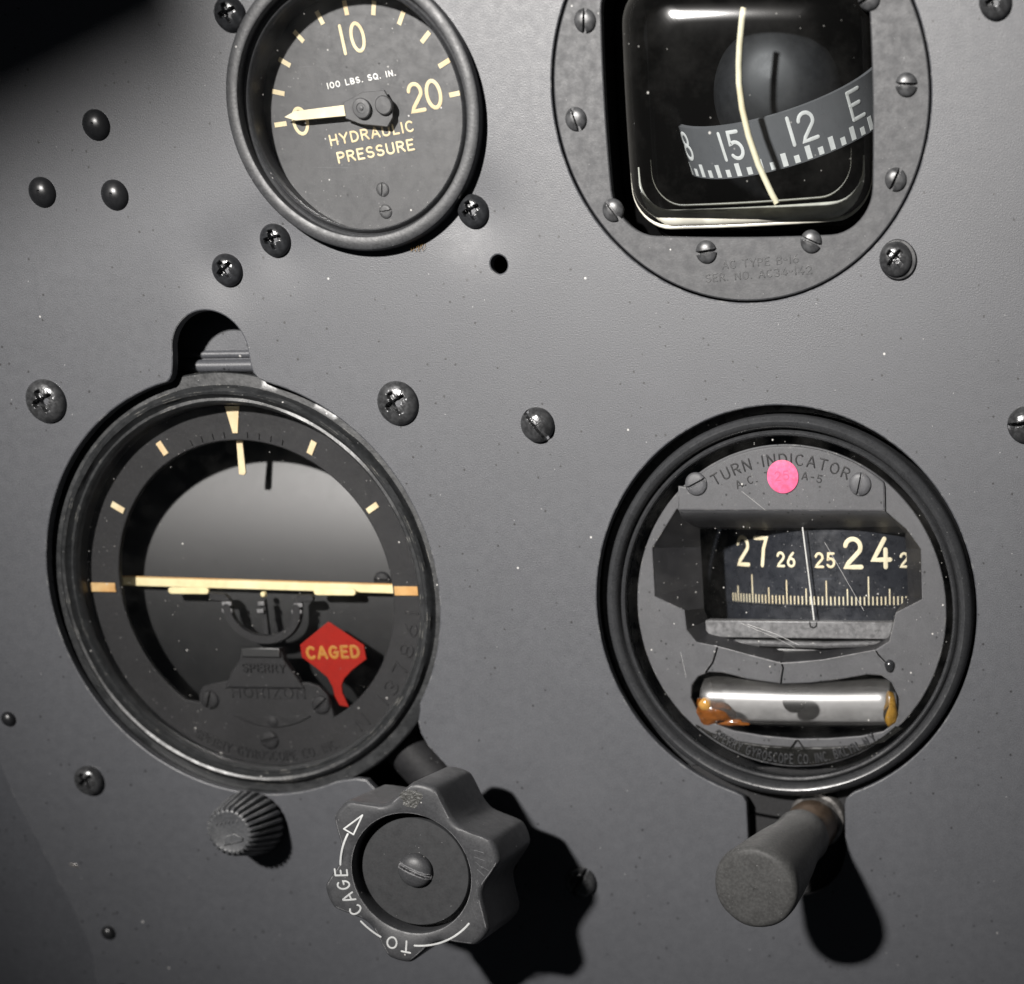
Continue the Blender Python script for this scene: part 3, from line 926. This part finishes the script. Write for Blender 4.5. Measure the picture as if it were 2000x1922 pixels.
add_obj('lettering', lettering('SPERRY GYROSCOPE CO. INC.', 1, 0, 0.36, on_arc(0, 0, 42.0, -120, -66, 2.2, False), -7.2, 0.22, 0.3, True), 'mask', t)
add_obj('plate_screw', head(2.2, 0.7, 'slot', slot_w=0.25, depth=1.0, n=40, k=12, flat=0.4).move(29.5, 2.0, -15.0), 'mask', t)
# caged flag
fp = [(16.9, -7.6), (25.4, -13.2), (25.7, -16.6), (21.6, -19.4), (19.3, -21.6), (18.5, -23.2), (18.5, -25.0), (19.8, -28.6), (17.4, -28.2), (16.4, -26.0), (16.1, -23.6), (15.0, -21.2), (12.2, -18.8), (9.0, -16.4), (8.9, -13.3)]
flag = add_obj('caged_flag', prism(fp, (), -9.4, -8.95, 0.1), 'red', t)
add_obj('lettering', lettering('CAGED', 1, 0, 0.75, straight(10.6, -16.6, 23.9, -16.1, 2.6), -8.96, 0.05, 0.30), 'flag_yellow', flag)
# arm in the lower right slot
d = (cos(R(-49.4)), sin(R(-49.4)))
add_obj('knob_arm', tube([(d[0] * u, d[1] * u, -12.0) for u in (44, 60, 88)], 6.5, 24), 'mask', t)
# knurled setting knob
KX, KY = -4.5, -56.6
NR = 26


def knurl(a, j):
    return 0.0


m = MB()
k = NR * 6
pro = [(5.6, -2.5), (7.6, 0.5), (7.6, 2.2), (7.2, 4.5), (5.75, 12.6), (5.35, 13.3), (4.9, 13.5), (4.5, 13.35), (0, 13.35)]
amp = [0, 0.8, 1.25, 1.25, 0.85, 0.4, 0, 0, 0]
knr = add_obj('setting_knob', lathe(pro, k, KX, KY, wob=lambda a, j: amp[j] * (0.5 - 1.4 * max(0.0, cos(NR * a)) ** 2)), 'knob_small', t)
kb = MB()
for u in range(6):
    ribbon(kb, [(-3.1 + u * 1.05, 1.7 + u * 0.16), (-2.8 + u * 1.05, 2.2 + u * 0.16)], 0.35, 13.33, 0.22, False, True)
add_obj('lettering', kb.move(KX, KY), 'knob_small', knr)
add_obj('maker_mark', prism([(KX + x, KY + y) for x, y in ((-1.9, -3.4), (3.2, -2.2), (3.4, -1.4), (1.4, -0.3), (-1.2, -1.0))], (), 13.35, 13.75, 0.15), 'knob_small', knr)
# caging knob
FX, FY = 51.6, -60.3


def lobe(a):
    q = (a - 136) % 60
    q = min(q, 60 - q) / 30.0                       # 0 at a lobe, 1 in a valley
    u = max(0.0, q - 0.24) / 0.76
    return 21.9 - 0.2 * (q / 0.24) ** 2 * (q < 0.24) - (0.2 + 4.6 * sin(u * pi / 2)) * (q >= 0.24)


n = 360
ang = [360.0 * i / n for i in range(n)]
raw = [lobe(a) for a in ang]
for _ in range(2):
    raw = [(raw[i - 1] + 2 * raw[i] + raw[(i + 1) % n]) / 4 for i in range(n)]
secs = [(0.0, 15.0, 0.93), (0.0, 15.6, 0.98), (0.0, 17.0, 1.0), (0.0, 37.4, 1.0), (0.25, 38.4, 1.0), (0.75, 38.9, 1.0), (1.4, 39.0, 1.0)]
vs, fs = [], []
for dd, z, s in secs:
    for a, r in zip(ang, raw):
        vs.append((FX + (r * s - dd) * cos(R(a)), FY + (r * s - dd) * sin(R(a)), z))
inner = [(14.7, 39.0), (14.3, 38.8), (14.1, 38.2), (14.0, 32.0), (0.0, 32.0)]
for r, z in inner[:-1]:
    for a in ang:
        vs.append((FX + r * cos(R(a)), FY + r * sin(R(a)), z))
ns = len(secs) + len(inner) - 1
for k in range(ns - 1):
    for i in range(n):
        j = (i + 1) % n
        fs.append((k * n + i, k * n + j, (k + 1) * n + j, (k + 1) * n + i))
fs.append(tuple((ns - 1) * n + i for i in range(n)))
fs.append(tuple(range(n))[::-1])
ck = add_obj('caging_knob', MB().add(vs, fs), 'knob', t)
ck['label'] = 'black six-lobed caging knob lettered TO CAGE'
add_obj('shaft', tube([(FX, FY, -12), (FX, FY, 16)], 6.2, 32), 'mask', ck)
add_obj('centre_disc', lathe([(13.0, 31), (13.0, 35.2), (12.7, 35.6), (0, 35.6)], 96, FX - 0.3, FY - 0.2), 'knob_disc', ck)
add_obj('centre_screw', head(4.1, 2.0, 'slot', slot_w=0.20, depth=0.55, n=80, k=22, skirt=0.4, ang=-24).move(FX - 0.1, FY + 0.3, 35.6), 'knob', ck)
zt = 39.0
add_obj('lettering', lettering('CAGE', 1, 0, 0.42, on_arc(FX, FY, 15.4, 214.5, 177.5, 2.9), zt, 0.06, 0.42), 'knob_white', ck)
add_obj('lettering', lettering('TO', 1, 0, 0.42, on_arc(FX, FY, 16.4, 263.5, 245.5, 2.7), zt, 0.06, 0.40), 'knob_white', ck)
for pts in (arcp(FX, FY, 17.2, 17.2, -42, -93, 16), arcp(FX, FY, 17.7, 17.7, -120.5, -139, 6), arcp(FX, FY, 16.9, 16.8, 173.5, 147, 8)):
    m = MB()
    ribbon(m, pts, 0.45, zt, 0.05)
    add_obj('engraved_line', m, 'knob_white', ck)
m = MB()
pl = lambda r, a: (FX + r * cos(R(a)), FY + r * sin(R(a)))
ribbon(m, dens([pl(17.0, 126.6), pl(18.2, 145.4)], 1.5), 0.36, zt, 0.05)
ribbon(m, dens([pl(18.2, 145.4), pl(15.7, 144.7)], 1.5), 0.36, zt + 0.004, 0.05)
ribbon(m, dens([pl(15.7, 144.7), pl(17.0, 126.6)], 1.5), 0.36, zt + 0.008, 0.05)
add_obj('engraved_arrow', m, 'knob_white', ck)
rn = random.Random(5)
add_obj('scuff', prism([(FX + 1.9 + (2.6 + rn.uniform(-0.5, 0.5)) * cos(2 * pi * i / 24), FY + 17.9 + (2.0 + rn.uniform(-0.5, 0.5)) * sin(2 * pi * i / 24)) for i in range(24)], (), zt, zt + 0.04, 0.02), 'scuff', ck)
for k in range(12):
    a = -30 + 52 * k / 11 + rn.uniform(-2, 2)
    r0 = rn.uniform(16.0, 17.2) if abs((a + 14) / 30) > 0.5 else rn.uniform(15.2, 15.8)
    m = MB()
    p, q_ = pl(r0, a), pl(r0 + rn.uniform(1.0, 2.2) * (0.5 if -29 < a < 1 else 1.0), a - rn.uniform(2, 7))
    ribbon(m, dens([p, q_], 0.8), rn.uniform(0.08, 0.2), zt, 0.015)
    add_obj('scratch', m, 'knob_small', ck)


# ------------------------------------------------------------------ turn indicator (directional gyro)
t = thing('turn_indicator', *TU, 'round turn indicator with numbered drum card, glass slip tube and pink sticker', 'turn indicator')
add_obj('bezel', lathe([(52, -9.4), (44.8, -9.2), (44.4, -8.0), (44.3, -1.6), (43.9, -0.4), (43.3, 0.4), (42.6, 0.75), (41.9, 0.55), (41.4, -0.1), (41.15, -1.4), (40.95, -1.8), (40.75, -1.4), (40.5, -0.8), (40.1, -0.55), (39.7, -0.75), (39.45, -1.4), (39.4, -3.0), (39.4, -10.5)], 160, wob=lambda a, j: 0.03 * sin(11 * a + j)), 'bezel_gloss', t)
add_obj('case', lathe([(51, -3.9), (46, -10.4), (36.6, -10.4), (40, -12), (40, -70), (0, -70)], 96), 'black', t)
gls = add_obj('glass', lathe([(0, -1.9), (39.4, -1.9), (39.4, -2.6), (0, -2.6)], 96), 'glass_scratch', t)
FO = [(-26.8, 22.8), (-33.1, 14.0), (-33.2, 2.9), (-26.1, -0.3), (-25.8, -4.9), (-23.6, -7.7), (-19.3, -8.5), (-3.1, -12.4), (7.4, -11.5), (20.2, -9.0), (23.4, -7.0), (25.1, -0.3), (31.4, 2.8), (31.2, 14.2), (27.9, 18.6), (23.3, 22.3)]
FI = [(-23.4, 18.3), (-23.4, 14.0), (-23.3, 5.3), (-23.3, -0.5), (-22.4, -3.2), (-20.5, -5.0), (-19.0, -5.6), (-3.0, -9.8), (7.0, -9.3), (19.0, -7.6), (22.4, -6.0), (23.4, -2.8), (27.2, 3.1), (26.9, 14.0), (26.7, 16.0), (26.6, 17.5)]
slip = [(-25.2, -18.0), (-23.6, -16.0), (-20.9, -14.9), (-17.5, -15.0), (-11.5, -16.4), (-3.1, -17.5), (3.6, -17.2), (12.0, -16.1), (18.0, -15.0), (21.4, -15.2), (23.8, -16.8), (25.4, -20.1), (25.7, -23.7), (24.6, -26.4), (21.6, -28.5), (16, -29.7), (8, -30.4), (0.2, -30.6), (-8, -30.0), (-15.4, -28.9), (-21.1, -26.9), (-24.3, -24.0), (-25.6, -21.0)]
face = add_obj('face_plate', prism(circle(-0.2, 0, 37.5, 128), [FO, slip], -5.6, -4.2, 0.3), 'face', t)
m = MB()
n = len(FO)
FOs = FO[::-1] if area(FO) > 0 else FO
m.add([(x, y, -4.6) for x, y in FO] + [(x - 0.3, y - 0.15, -13.5) for x, y in FI], [(i, (i + 1) % n, n + (i + 1) % n, n + i) for i in range(n)])
o = add_obj('window_bevel', m.mesh('window_bevel', 12.0), 'bevel_dark', t)
n = len(slip)
m = MB().add([(x, y, -4.8) for x, y in slip] + [(x, y, -16.5) for x, y in slip], [(i, (i + 1) % n, n + (i + 1) % n, n + i) for i in range(n)] + [tuple(range(n, 2 * n))])
add_obj('slip_recess', m, 'black', t)
# top plate
tp = [(-26.4, 22.6), (-26.0, 28.2)] + [(37.1 * cos(R(a)), 37.1 * sin(R(a))) for a in [131 - (131 - 52) * i / 30 for i in range(31)]] + [(23.1, 28.2), (23.1, 22.6)]
tpl = add_obj('name_plate', prism(tp, (), -4.9, -3.3, 0.45), 'face', t)
m = MB()
vs, fs = [], []
roll = [(22.9, -3.6), (22.6, -3.7), (22.1, -4.2), (21.3, -5.4), (20.4, -7.2), (19.4, -9.4), (18.5, -12.0)]
for y, z in roll:
    vs += [(-26.2, y, z), (23.0 + (22.7 - y) * 0.8, y, z)]
fs = [(2 * i, 2 * i + 1, 2 * i + 3, 2 * i + 2) for i in range(len(roll) - 1)]
add_obj('plate_lip', m.add(vs, fs), 'face', tpl)
add_obj('lettering', lettering('TURN INDICATOR', 1, 0, 0.42, on_arc(0, 0, 33.0, 121, 64.5, 2.3), -3.32, 0.10, 0.36, True), 'engraved', tpl)
add_obj('lettering', lettering('A.C. TYPE A-5', 1, 0, 0.34, on_arc(0, 0, 30.0, 113, 74.5, 1.6), -3.32, 0.10, 0.42, True), 'engraved', tpl)
hs = head(2.6, 0.55, 'slot', slot_w=0.20, depth=1.1, n=64, k=18, flat=0.35).mesh('plate_screw')
for x, y, a in ((-21.6, 28.6, 26), (17.3, 28.7, 76)):
    o = add_obj('plate_screw', hs, 'face', tpl)
    o.location = (x * MM, y * MM, -3.3 * MM)
    o.rotation_euler[2] = R(a)
st_lab = lettering('25', 1, 0, 0.28, straight(-2.6, 29.4, 0.6, 29.7, 1.9), -2.935, 0.012, 0.3)
st = add_obj('round_sticker', lathe([(0, -2.92), (3.4, -2.94), (3.7, -2.98), (3.72, -3.12), (0, -3.12)], 48, -0.9, 30.3), 'pink', tpl)
add_obj('lettering', st_lab, 'pink_ink', tpl)
# card drum
DR, DCX, DK = 42.0, 8.7, 1.40
DZ = -14.5


def drum(x, y, z):
    th = x / DR
    return (DCX + (DR + z) * sin(th), y - 0.15, DZ - DR + (DR + z) * cos(th))


vs, fs = [], []
k = 64
for i in range(k + 1):
    x = DR * R(-58 + 110 * i / k)
    vs += [drum(x, 21.0, 0), drum(x, 0.2, 0), drum(x, 0.0, -0.25), drum(x, -6.5, -0.35)]
for i in range(k):
    for q in range(3):
        fs.append((i * 4 + q, i * 4 + q + 1, (i + 1) * 4 + q + 1, (i + 1) * 4 + q))
dr = add_obj('card_drum', MB().add(vs, fs), 'drum', t)
arcl = lambda u: DR * R((248 - u) * DK)


def dnum(s, u, h, wd, sw, dx=0.0, gap=0.55):
    xc = arcl(u) + dx
    add_obj('numeral', lettering(s, h, 0, sw, straight(xc - wd / 2, 9.5, xc + wd / 2, 9.5, h), 0.0, 0.06, gap).xf(drum), 'lume_pale', dr)


dnum('27', 270, 6.4, 9.6, 0.95, 0.1, 0.36)
dnum('26', 260, 3.1, 4.6, 0.58, 0.0, 0.35)
dnum('25', 250, 3.1, 4.6, 0.58, -0.2, 0.35)
dnum('24', 240, 6.5, 10.9, 1.05, -0.1, 0.42)
dnum('23', 230, 3.1, 4.6, 0.58, 0.0, 0.35)
for u in range(226, 278):
    x = arcl(u)
    hgt = 6.7 if u % 30 == 0 else 5.7 if u % 10 == 0 else 3.8 if u % 5 == 0 else 2.0
    w = 0.28
    add_obj('tick_mark', prism([(x - w / 2, 0.55), (x + w / 2, 0.55), (x + w / 2, 0.55 + hgt), (x - w / 2, 0.55 + hgt)], (), 0.0, 0.06).xf(drum), 'lume_pale', dr)
add_obj('lubber_line', tube([(1.6, 18.6, -12.6), (2.7, 8.0, -12.6), (3.6, -1.2, -12.6), (3.8, -3.0, -12.4)], 0.17, 10), 'white', t)
lg = add_obj('window_ledge', box(-23, 24.2, -7.3, -3.3, -17, -12.0, 0.25), 'ledge', t)
m = MB()
ribbon(m, [(-22, -8.4), (-8, -8.7), (6, -9.0), (23, -8.3)], 1.9, -14.0, 2.4, False, True)
add_obj('ledge_lip', m, 'ledge', lg)
add_obj('ledge_seam', box(-20, 24, -7.7, -7.35, -15, -12.6, 0.05), 'black', lg)
add_obj('lower_rail', box(-18, 22, -12.6, -10.0, -17, -13.6, 0.3), 'ledge', lg)
m = MB()
ribbon(m, [(2.8, -3.5), (2.9, -4.5), (3.7, -4.8), (4.4, -4.4), (4.5, -3.6)], 0.3, -12.05, 0.15)
add_obj('ledge_notch', m, 'black', lg)
# slip indicator
axis = [(-24.0 + 48.5 * i / 40, -21.9 - 0.35 * (1 - ((i - 20) / 20) ** 2), -9.2) for i in range(41)]
tb = add_obj('slip_tube', tube(axis, lambda u: 6.1 * math.sqrt(max(0.02, 1 - max(0, (abs(u - 0.5) - 0.46) / 0.04) ** 2 * 0.75)), 40), 'glass_tube', t)
m = MB()
vs, fs = [], []
for i, (x, y, z) in enumerate(axis):
    for k in range(13):
        a = R(160 + 220 * k / 12)
        vs.append((x, y + 5.7 * cos(a), z + 5.7 * sin(a)))
for i in range(40):
    for k in range(12):
        fs.append((i * 13 + k, i * 13 + k + 1, (i + 1) * 13 + k + 1, (i + 1) * 13 + k))
add_obj('tube_backing', m.add(vs, fs), 'tube_back', tb)
add_obj('slip_ball', lathe([(0, -3.8)] + [(2.8 * cos(R(a)), -6.6 + 2.8 * sin(R(a))) for a in range(75, -90, -15)] + [(0, -9.4)], 32, -0.6, -21.9), 'black', tb)


def blob(cx, cy, cz, rx, ry, rz, seed, amp=0.12):
    rn = random.Random(seed)
    ph = [rn.uniform(0, 6.28) for _ in range(4)]
    m = MB()
    vs, fs = [], []
    na, nb = 28, 14
    for j in range(nb + 1):
        b = -pi / 2 + pi * j / nb
        for i in range(na):
            a = 2 * pi * i / na
            s = 1 + amp * (sin(3 * a + ph[0]) * cos(b) + 0.7 * sin(5 * a + 3 * b + ph[1]) * cos(b))
            vs.append((cx + rx * s * cos(a) * cos(b), cy + ry * s * sin(a) * cos(b), cz + rz * sin(b)))
    for j in range(nb):
        for i in range(na):
            i2 = (i + 1) % na
            fs.append((j * na + i, j * na + i2, (j + 1) * na + i2, (j + 1) * na + i))
    return m.add(vs, fs)


am = add_obj('sealant', blob(-20.5, -24.6, -5.3, 4.9, 3.2, 2.2, 3, 0.16), 'amber', tb)
add_obj('sealant_bead', blob(-22.0, -22.6, -3.9, 1.7, 1.7, 1.1, 5, 0.05), 'amber_pale', am)
add_obj('sealant_drip', blob(-15.6, -27.1, -5.0, 3.4, 0.9, 0.8, 9, 0.2), 'amber', am)
add_obj('sealant', blob(23.4, -23.4, -5.0, 1.7, 4.3, 1.6, 11, 0.10), 'amber_end', tb)
# lower name strip, pointer triangle and lettering
ls = [(-24.6, -27.5), (-21.0, -29.4), (-15.4, -31.2), (-8, -32.2), (0.2, -32.6), (8, -32.4), (16, -31.8), (21.6, -30.6), (25.4, -27.8)]
lo = [(37.2 * cos(R(a)), 37.2 * sin(R(a))) for a in [-48 - (84) * i / 30 for i in range(31)]]
strip = add_obj('maker_strip', prism(ls + lo, (), -4.5, -3.7, 0.5), 'face_gloss', t)
add_obj('lettering', lettering('SPERRY GYROSCOPE CO. INC. BKLYN. N.Y.', 1, 0, 0.36, on_arc(0, 0, 36.6, -124, -56, 2.1, False), -3.72, 0.30, 0.30, True), 'flange', strip)  # lighter material paints in the light the raised letters catch
m = MB()
for k, (p, q) in enumerate((((0.2, -30.9), (-2.2, -34.0)), ((0.6, -30.9), (2.8, -34.0)), ((-2.2, -34.1), (2.8, -34.1)))):
    ribbon(m, dens([p, q], 1.0), 0.3, -3.72 + 0.004 * k, 0.22, False, True)
add_obj('centre_triangle', m, 'face_gloss', strip)
# cracks across the bridge
for pts in ([(-3.0, -12.3), (-2.5, -13.6), (-2.9, -15.5), (-3.2, -17.3)], [(-18.4, -8.6), (-19.0, -10.5), (-19.8, -12.6), (-21.6, -14.9)], [(20.0, -9.2), (21.4, -11.0), (23.0, -12.6)]):
    m = MB()
    ribbon(m, dens(pts, 0.6), 0.42, -4.22, 0.05)
    add_obj('crack', m, 'black', face)
    m = MB()
    ribbon(m, [(x - 0.38, y + 0.1) for x, y in dens(pts, 0.6)], 0.22, -4.22, 0.12, False, True)
    add_obj('crack_edge', m, 'ledge', face)
m = MB()
ribbon(m, [(-19.3, -8.6), (-11, -10.7), (-3.1, -12.6), (1.0, -12.4), (7.4, -11.7), (20.2, -9.2)], 0.35, -4.25, 0.18, False, True)
add_obj('bridge_edge', m, 'ledge', face)
add_obj('solder_drop', blob(23.5, -12.8, -4.0, 1.2, 1.5, 0.9, 2, 0.05), 'screw_black', face)
for pts, w in (([(8.8, 15.7), (13.0, 8.5), (17.8, 0.2)], 0.06), ([(-10.5, -3.2), (-3.5, -5.5), (2.0, -8.0)], 0.07), ([(-12.0, -3.0), (-4.0, -6.2), (1.0, -8.6)], 0.05), ([(-27, -10), (-26, -16)], 0.035), ([(-10.5, 27.0), (-5.0, 22.8)], 0.04)):
    m = MB()
    ribbon(m, dens(pts, 1.5), w, -1.9, 0.02)
    add_obj('scratch', m, 'scratch', gls)
# the face, its window and the slip tube sit just behind the glass
for o in t.children:
    if o.name.split('.')[0] not in ('bezel', 'case'):
        o.location = (0.55 * MM, 0.2 * MM, 2.6 * MM)
    if o.name.split('.')[0] in ('card_drum', 'lubber_line', 'window_ledge'):
        o.location = (1.0 * MM, 0.35 * MM, 4.7 * MM)
for o in (t.children[0],):
    o.location = (0.0, 0.0, 1.0 * MM)
# setting knob and its mounting
add_obj('mounting_plate', prism([(-30, -38), (30, -38), (26, -74), (-26, -74)], (), -6.0, -4.6, 0.2), 'mask', t)
p0, p1 = Vector((5.0, -50.6, -4.6)), Vector((-1.0, -57.3, 45.0))
dirv = (p1 - p0).normalized()
q = dirv.to_track_quat('Z', 'Y').to_matrix()
L = (p1 - p0).length


def along(mb):
    def fn(x, y, z):
        v = q @ Vector((x, y, z)) + p0
        return (v.x, v.y, v.z)
    return mb.xf(fn)


kn = add_obj('cage_knob', along(lathe([(5.6, 13.0), (6.6, 13.3), (6.9, 14.0), (6.8, 17.0), (7.0, 22), (8.1, 30), (9.2, 40), (9.8, L - 4.0), (9.9, L - 2.4), (9.75, L - 1.1), (9.35, L - 0.45), (8.8, L - 0.12), (8.0, L), (4.0, L + 0.05), (0, L + 0.08)], 80, wob=lambda a, j: 0.07 * sin(3 * a + 1.3 * j) + 0.05 * sin(7 * a - j) if j > 2 else 0)), 'rubber', t)
kn['label'] = 'grey rubber push knob on a brown shaft'
add_obj('ferrule', along(lathe([(5.6, 4.0), (6.2, 4.3), (6.4, 5.5), (6.3, 13.6), (5.0, 13.8)], 56)), 'brown_metal', kn)
add_obj('collar', along(lathe([(7.2, -1.0), (7.2, 0.6), (6.9, 1.2), (6.1, 1.4), (5.6, 2.2), (5.2, 4.4)], 56)), 'steel', kn)


# ------------------------------------------------------------------ screws and rivets in the panel
ph_s = head(3.55, 1.75, 'phillips', 0.60, 0.30, 0.95, crud=0.02, skirt=0.3).mesh('panel_screw')
ph_l = head(4.9, 1.9, 'phillips', 0.55, 0.27, 0.9, flat=0.15, crud=0.03, skirt=0.35).mesh('panel_screw')
ph_g = head(3.7, 1.7, 'phillips', 0.60, 0.30, 0.95, crud=0.02, skirt=0.7).mesh('panel_screw')
sl_s = head(3.95, 2.4, 'slot', slot_w=0.26, depth=0.75, crud=0.02, skirt=0.35).mesh('panel_screw')
G1 = 'screws holding the panel and its instruments'
for me, mt, x, y, a, lb in (
    (ph_s, 'screw_black', -55.5, 100.4, 20, 'black cross-head screw in deep shade beside the pressure gauge rim'),
    (ph_s, 'screw_black', -51.0, 54.7, 12, 'shiny black cross-head screw close under the pressure gauge rim beside a chewed one'),
    (ph_s, 'screw_black', -63.3, 48.5, 38, 'shiny black cross-head screw with chewed recess above the gyro horizon notch'),
    (ph_s, 'screw_black', -3.8, 60.4, 25, 'black cross-head screw between the pressure gauge and the small empty hole'),
    (ph_l, 'screw_grey', -25.7, 19.7, 30, 'large worn cross-head screw with speckled grey edge beside a slotted screw'),
    (ph_l, 'screw_grey', -112.1, 20.1, 25, 'large shiny cross-head screw between the three-rivet triangle and the gyro horizon'),
    (ph_g, 'screw_grey', 92.5, 49.9, 48, 'grey cross-head screw with washer overlapping the compass flange'),
    (ph_g, 'screw_grey', -116.2, -70.3, 35, 'dull cross-head screw beside the lower rim of the gyro horizon'),
    (ph_s, 'screw_grey', 114.6, 100.2, 20, 'grey cross-head screw on bare panel beyond the compass flange, touching nothing'),
    (sl_s, 'screw_grey', 7.5, 15.0, -52, 'domed slotted screw with bright worn slot, standing alone mid panel'),
    (sl_s, 'screw_grey', 121.6, 15.2, 6, 'domed slotted screw with tan dirt in its slot beside the turn indicator'),
    (sl_s, 'screw_grey', 10.1, -93.9, 60, 'round-headed screw half hidden in the shadow of the lobed caging knob'),
):
    o = place(add_obj('panel_screw', me.copy() if mt not in [m.name for m in me.materials] and me.materials else me, None), x, y, 0.0, a)
    if not o.data.materials:
        o.data.materials.append(M[mt])
    else:
        o.data.materials[0] = M[mt]
    tag(o, lb, 'screw', G1)
    if x == 92.5:
        add_obj('washer', lathe([(3.2, 0.62), (4.0, 0.6), (4.2, 0.4), (4.2, -0.2)], 56, 0.25, -0.35), 'rivet', o)
rv = lathe([(3.25, -0.1), (3.2, 0.25), (2.9, 0.8), (2.3, 1.25), (1.6, 1.6), (0.9, 1.78), (0.35, 1.83), (0.22, 1.72), (0, 1.66)], 56).mesh('rivet')
rs = lathe([(1.9, -0.1), (1.85, 0.3), (1.6, 0.8), (1.1, 1.15), (0.5, 1.3), (0, 1.33)], 48).mesh('rivet')
for me, x, y, lb in ((rv, -90.1, 78.8, 'black domed rivet of a triangle of three, the one deepest in shade'),
                     (rv, -105.3, 65.1, 'black domed rivet of a triangle of three, farther from the pressure gauge'),
                     (rv, -88.0, 64.4, 'black domed rivet of a triangle of three, nearest the gauge and notch'),
                     (rs, -135.2, -55.2, 'small round rivet left of the gyro horizon near the panel seam'),
                     (rs, -117.7, -110.3, 'small round rivet beside the lower end of the panel seam'),
                     (rs, -116.2, -126.0, 'small round rivet past the end of the panel seam, next to another rivet')):
    tag(place(add_obj('rivet', me, 'rivet'), x, y), lb, 'rivet', 'round rivets in the panel')
# straw fibres under the gauge rim
m = MB()
rn = random.Random(3)
for k in range(9):
    x = -18.6 + 0.34 * k + rn.uniform(-0.2, 0.2)
    y = 53.6 + rn.uniform(-0.2, 0.4)
    m.add(*(lambda b: (b.v, b.f))(tube([(x, y, 0.1), (x + rn.uniform(-0.6, 0.2), y - 0.8, 0.5), (x + rn.uniform(-1.2, 0.3), y - rn.uniform(1.0, 1.9), 0.3)], 0.045, 5)))
o = place(add_obj('straw_fibres', m, 'cork'), 0, 0)
tag(o, 'tuft of tan straw fibres poking out under the pressure gauge rim', 'fibres')
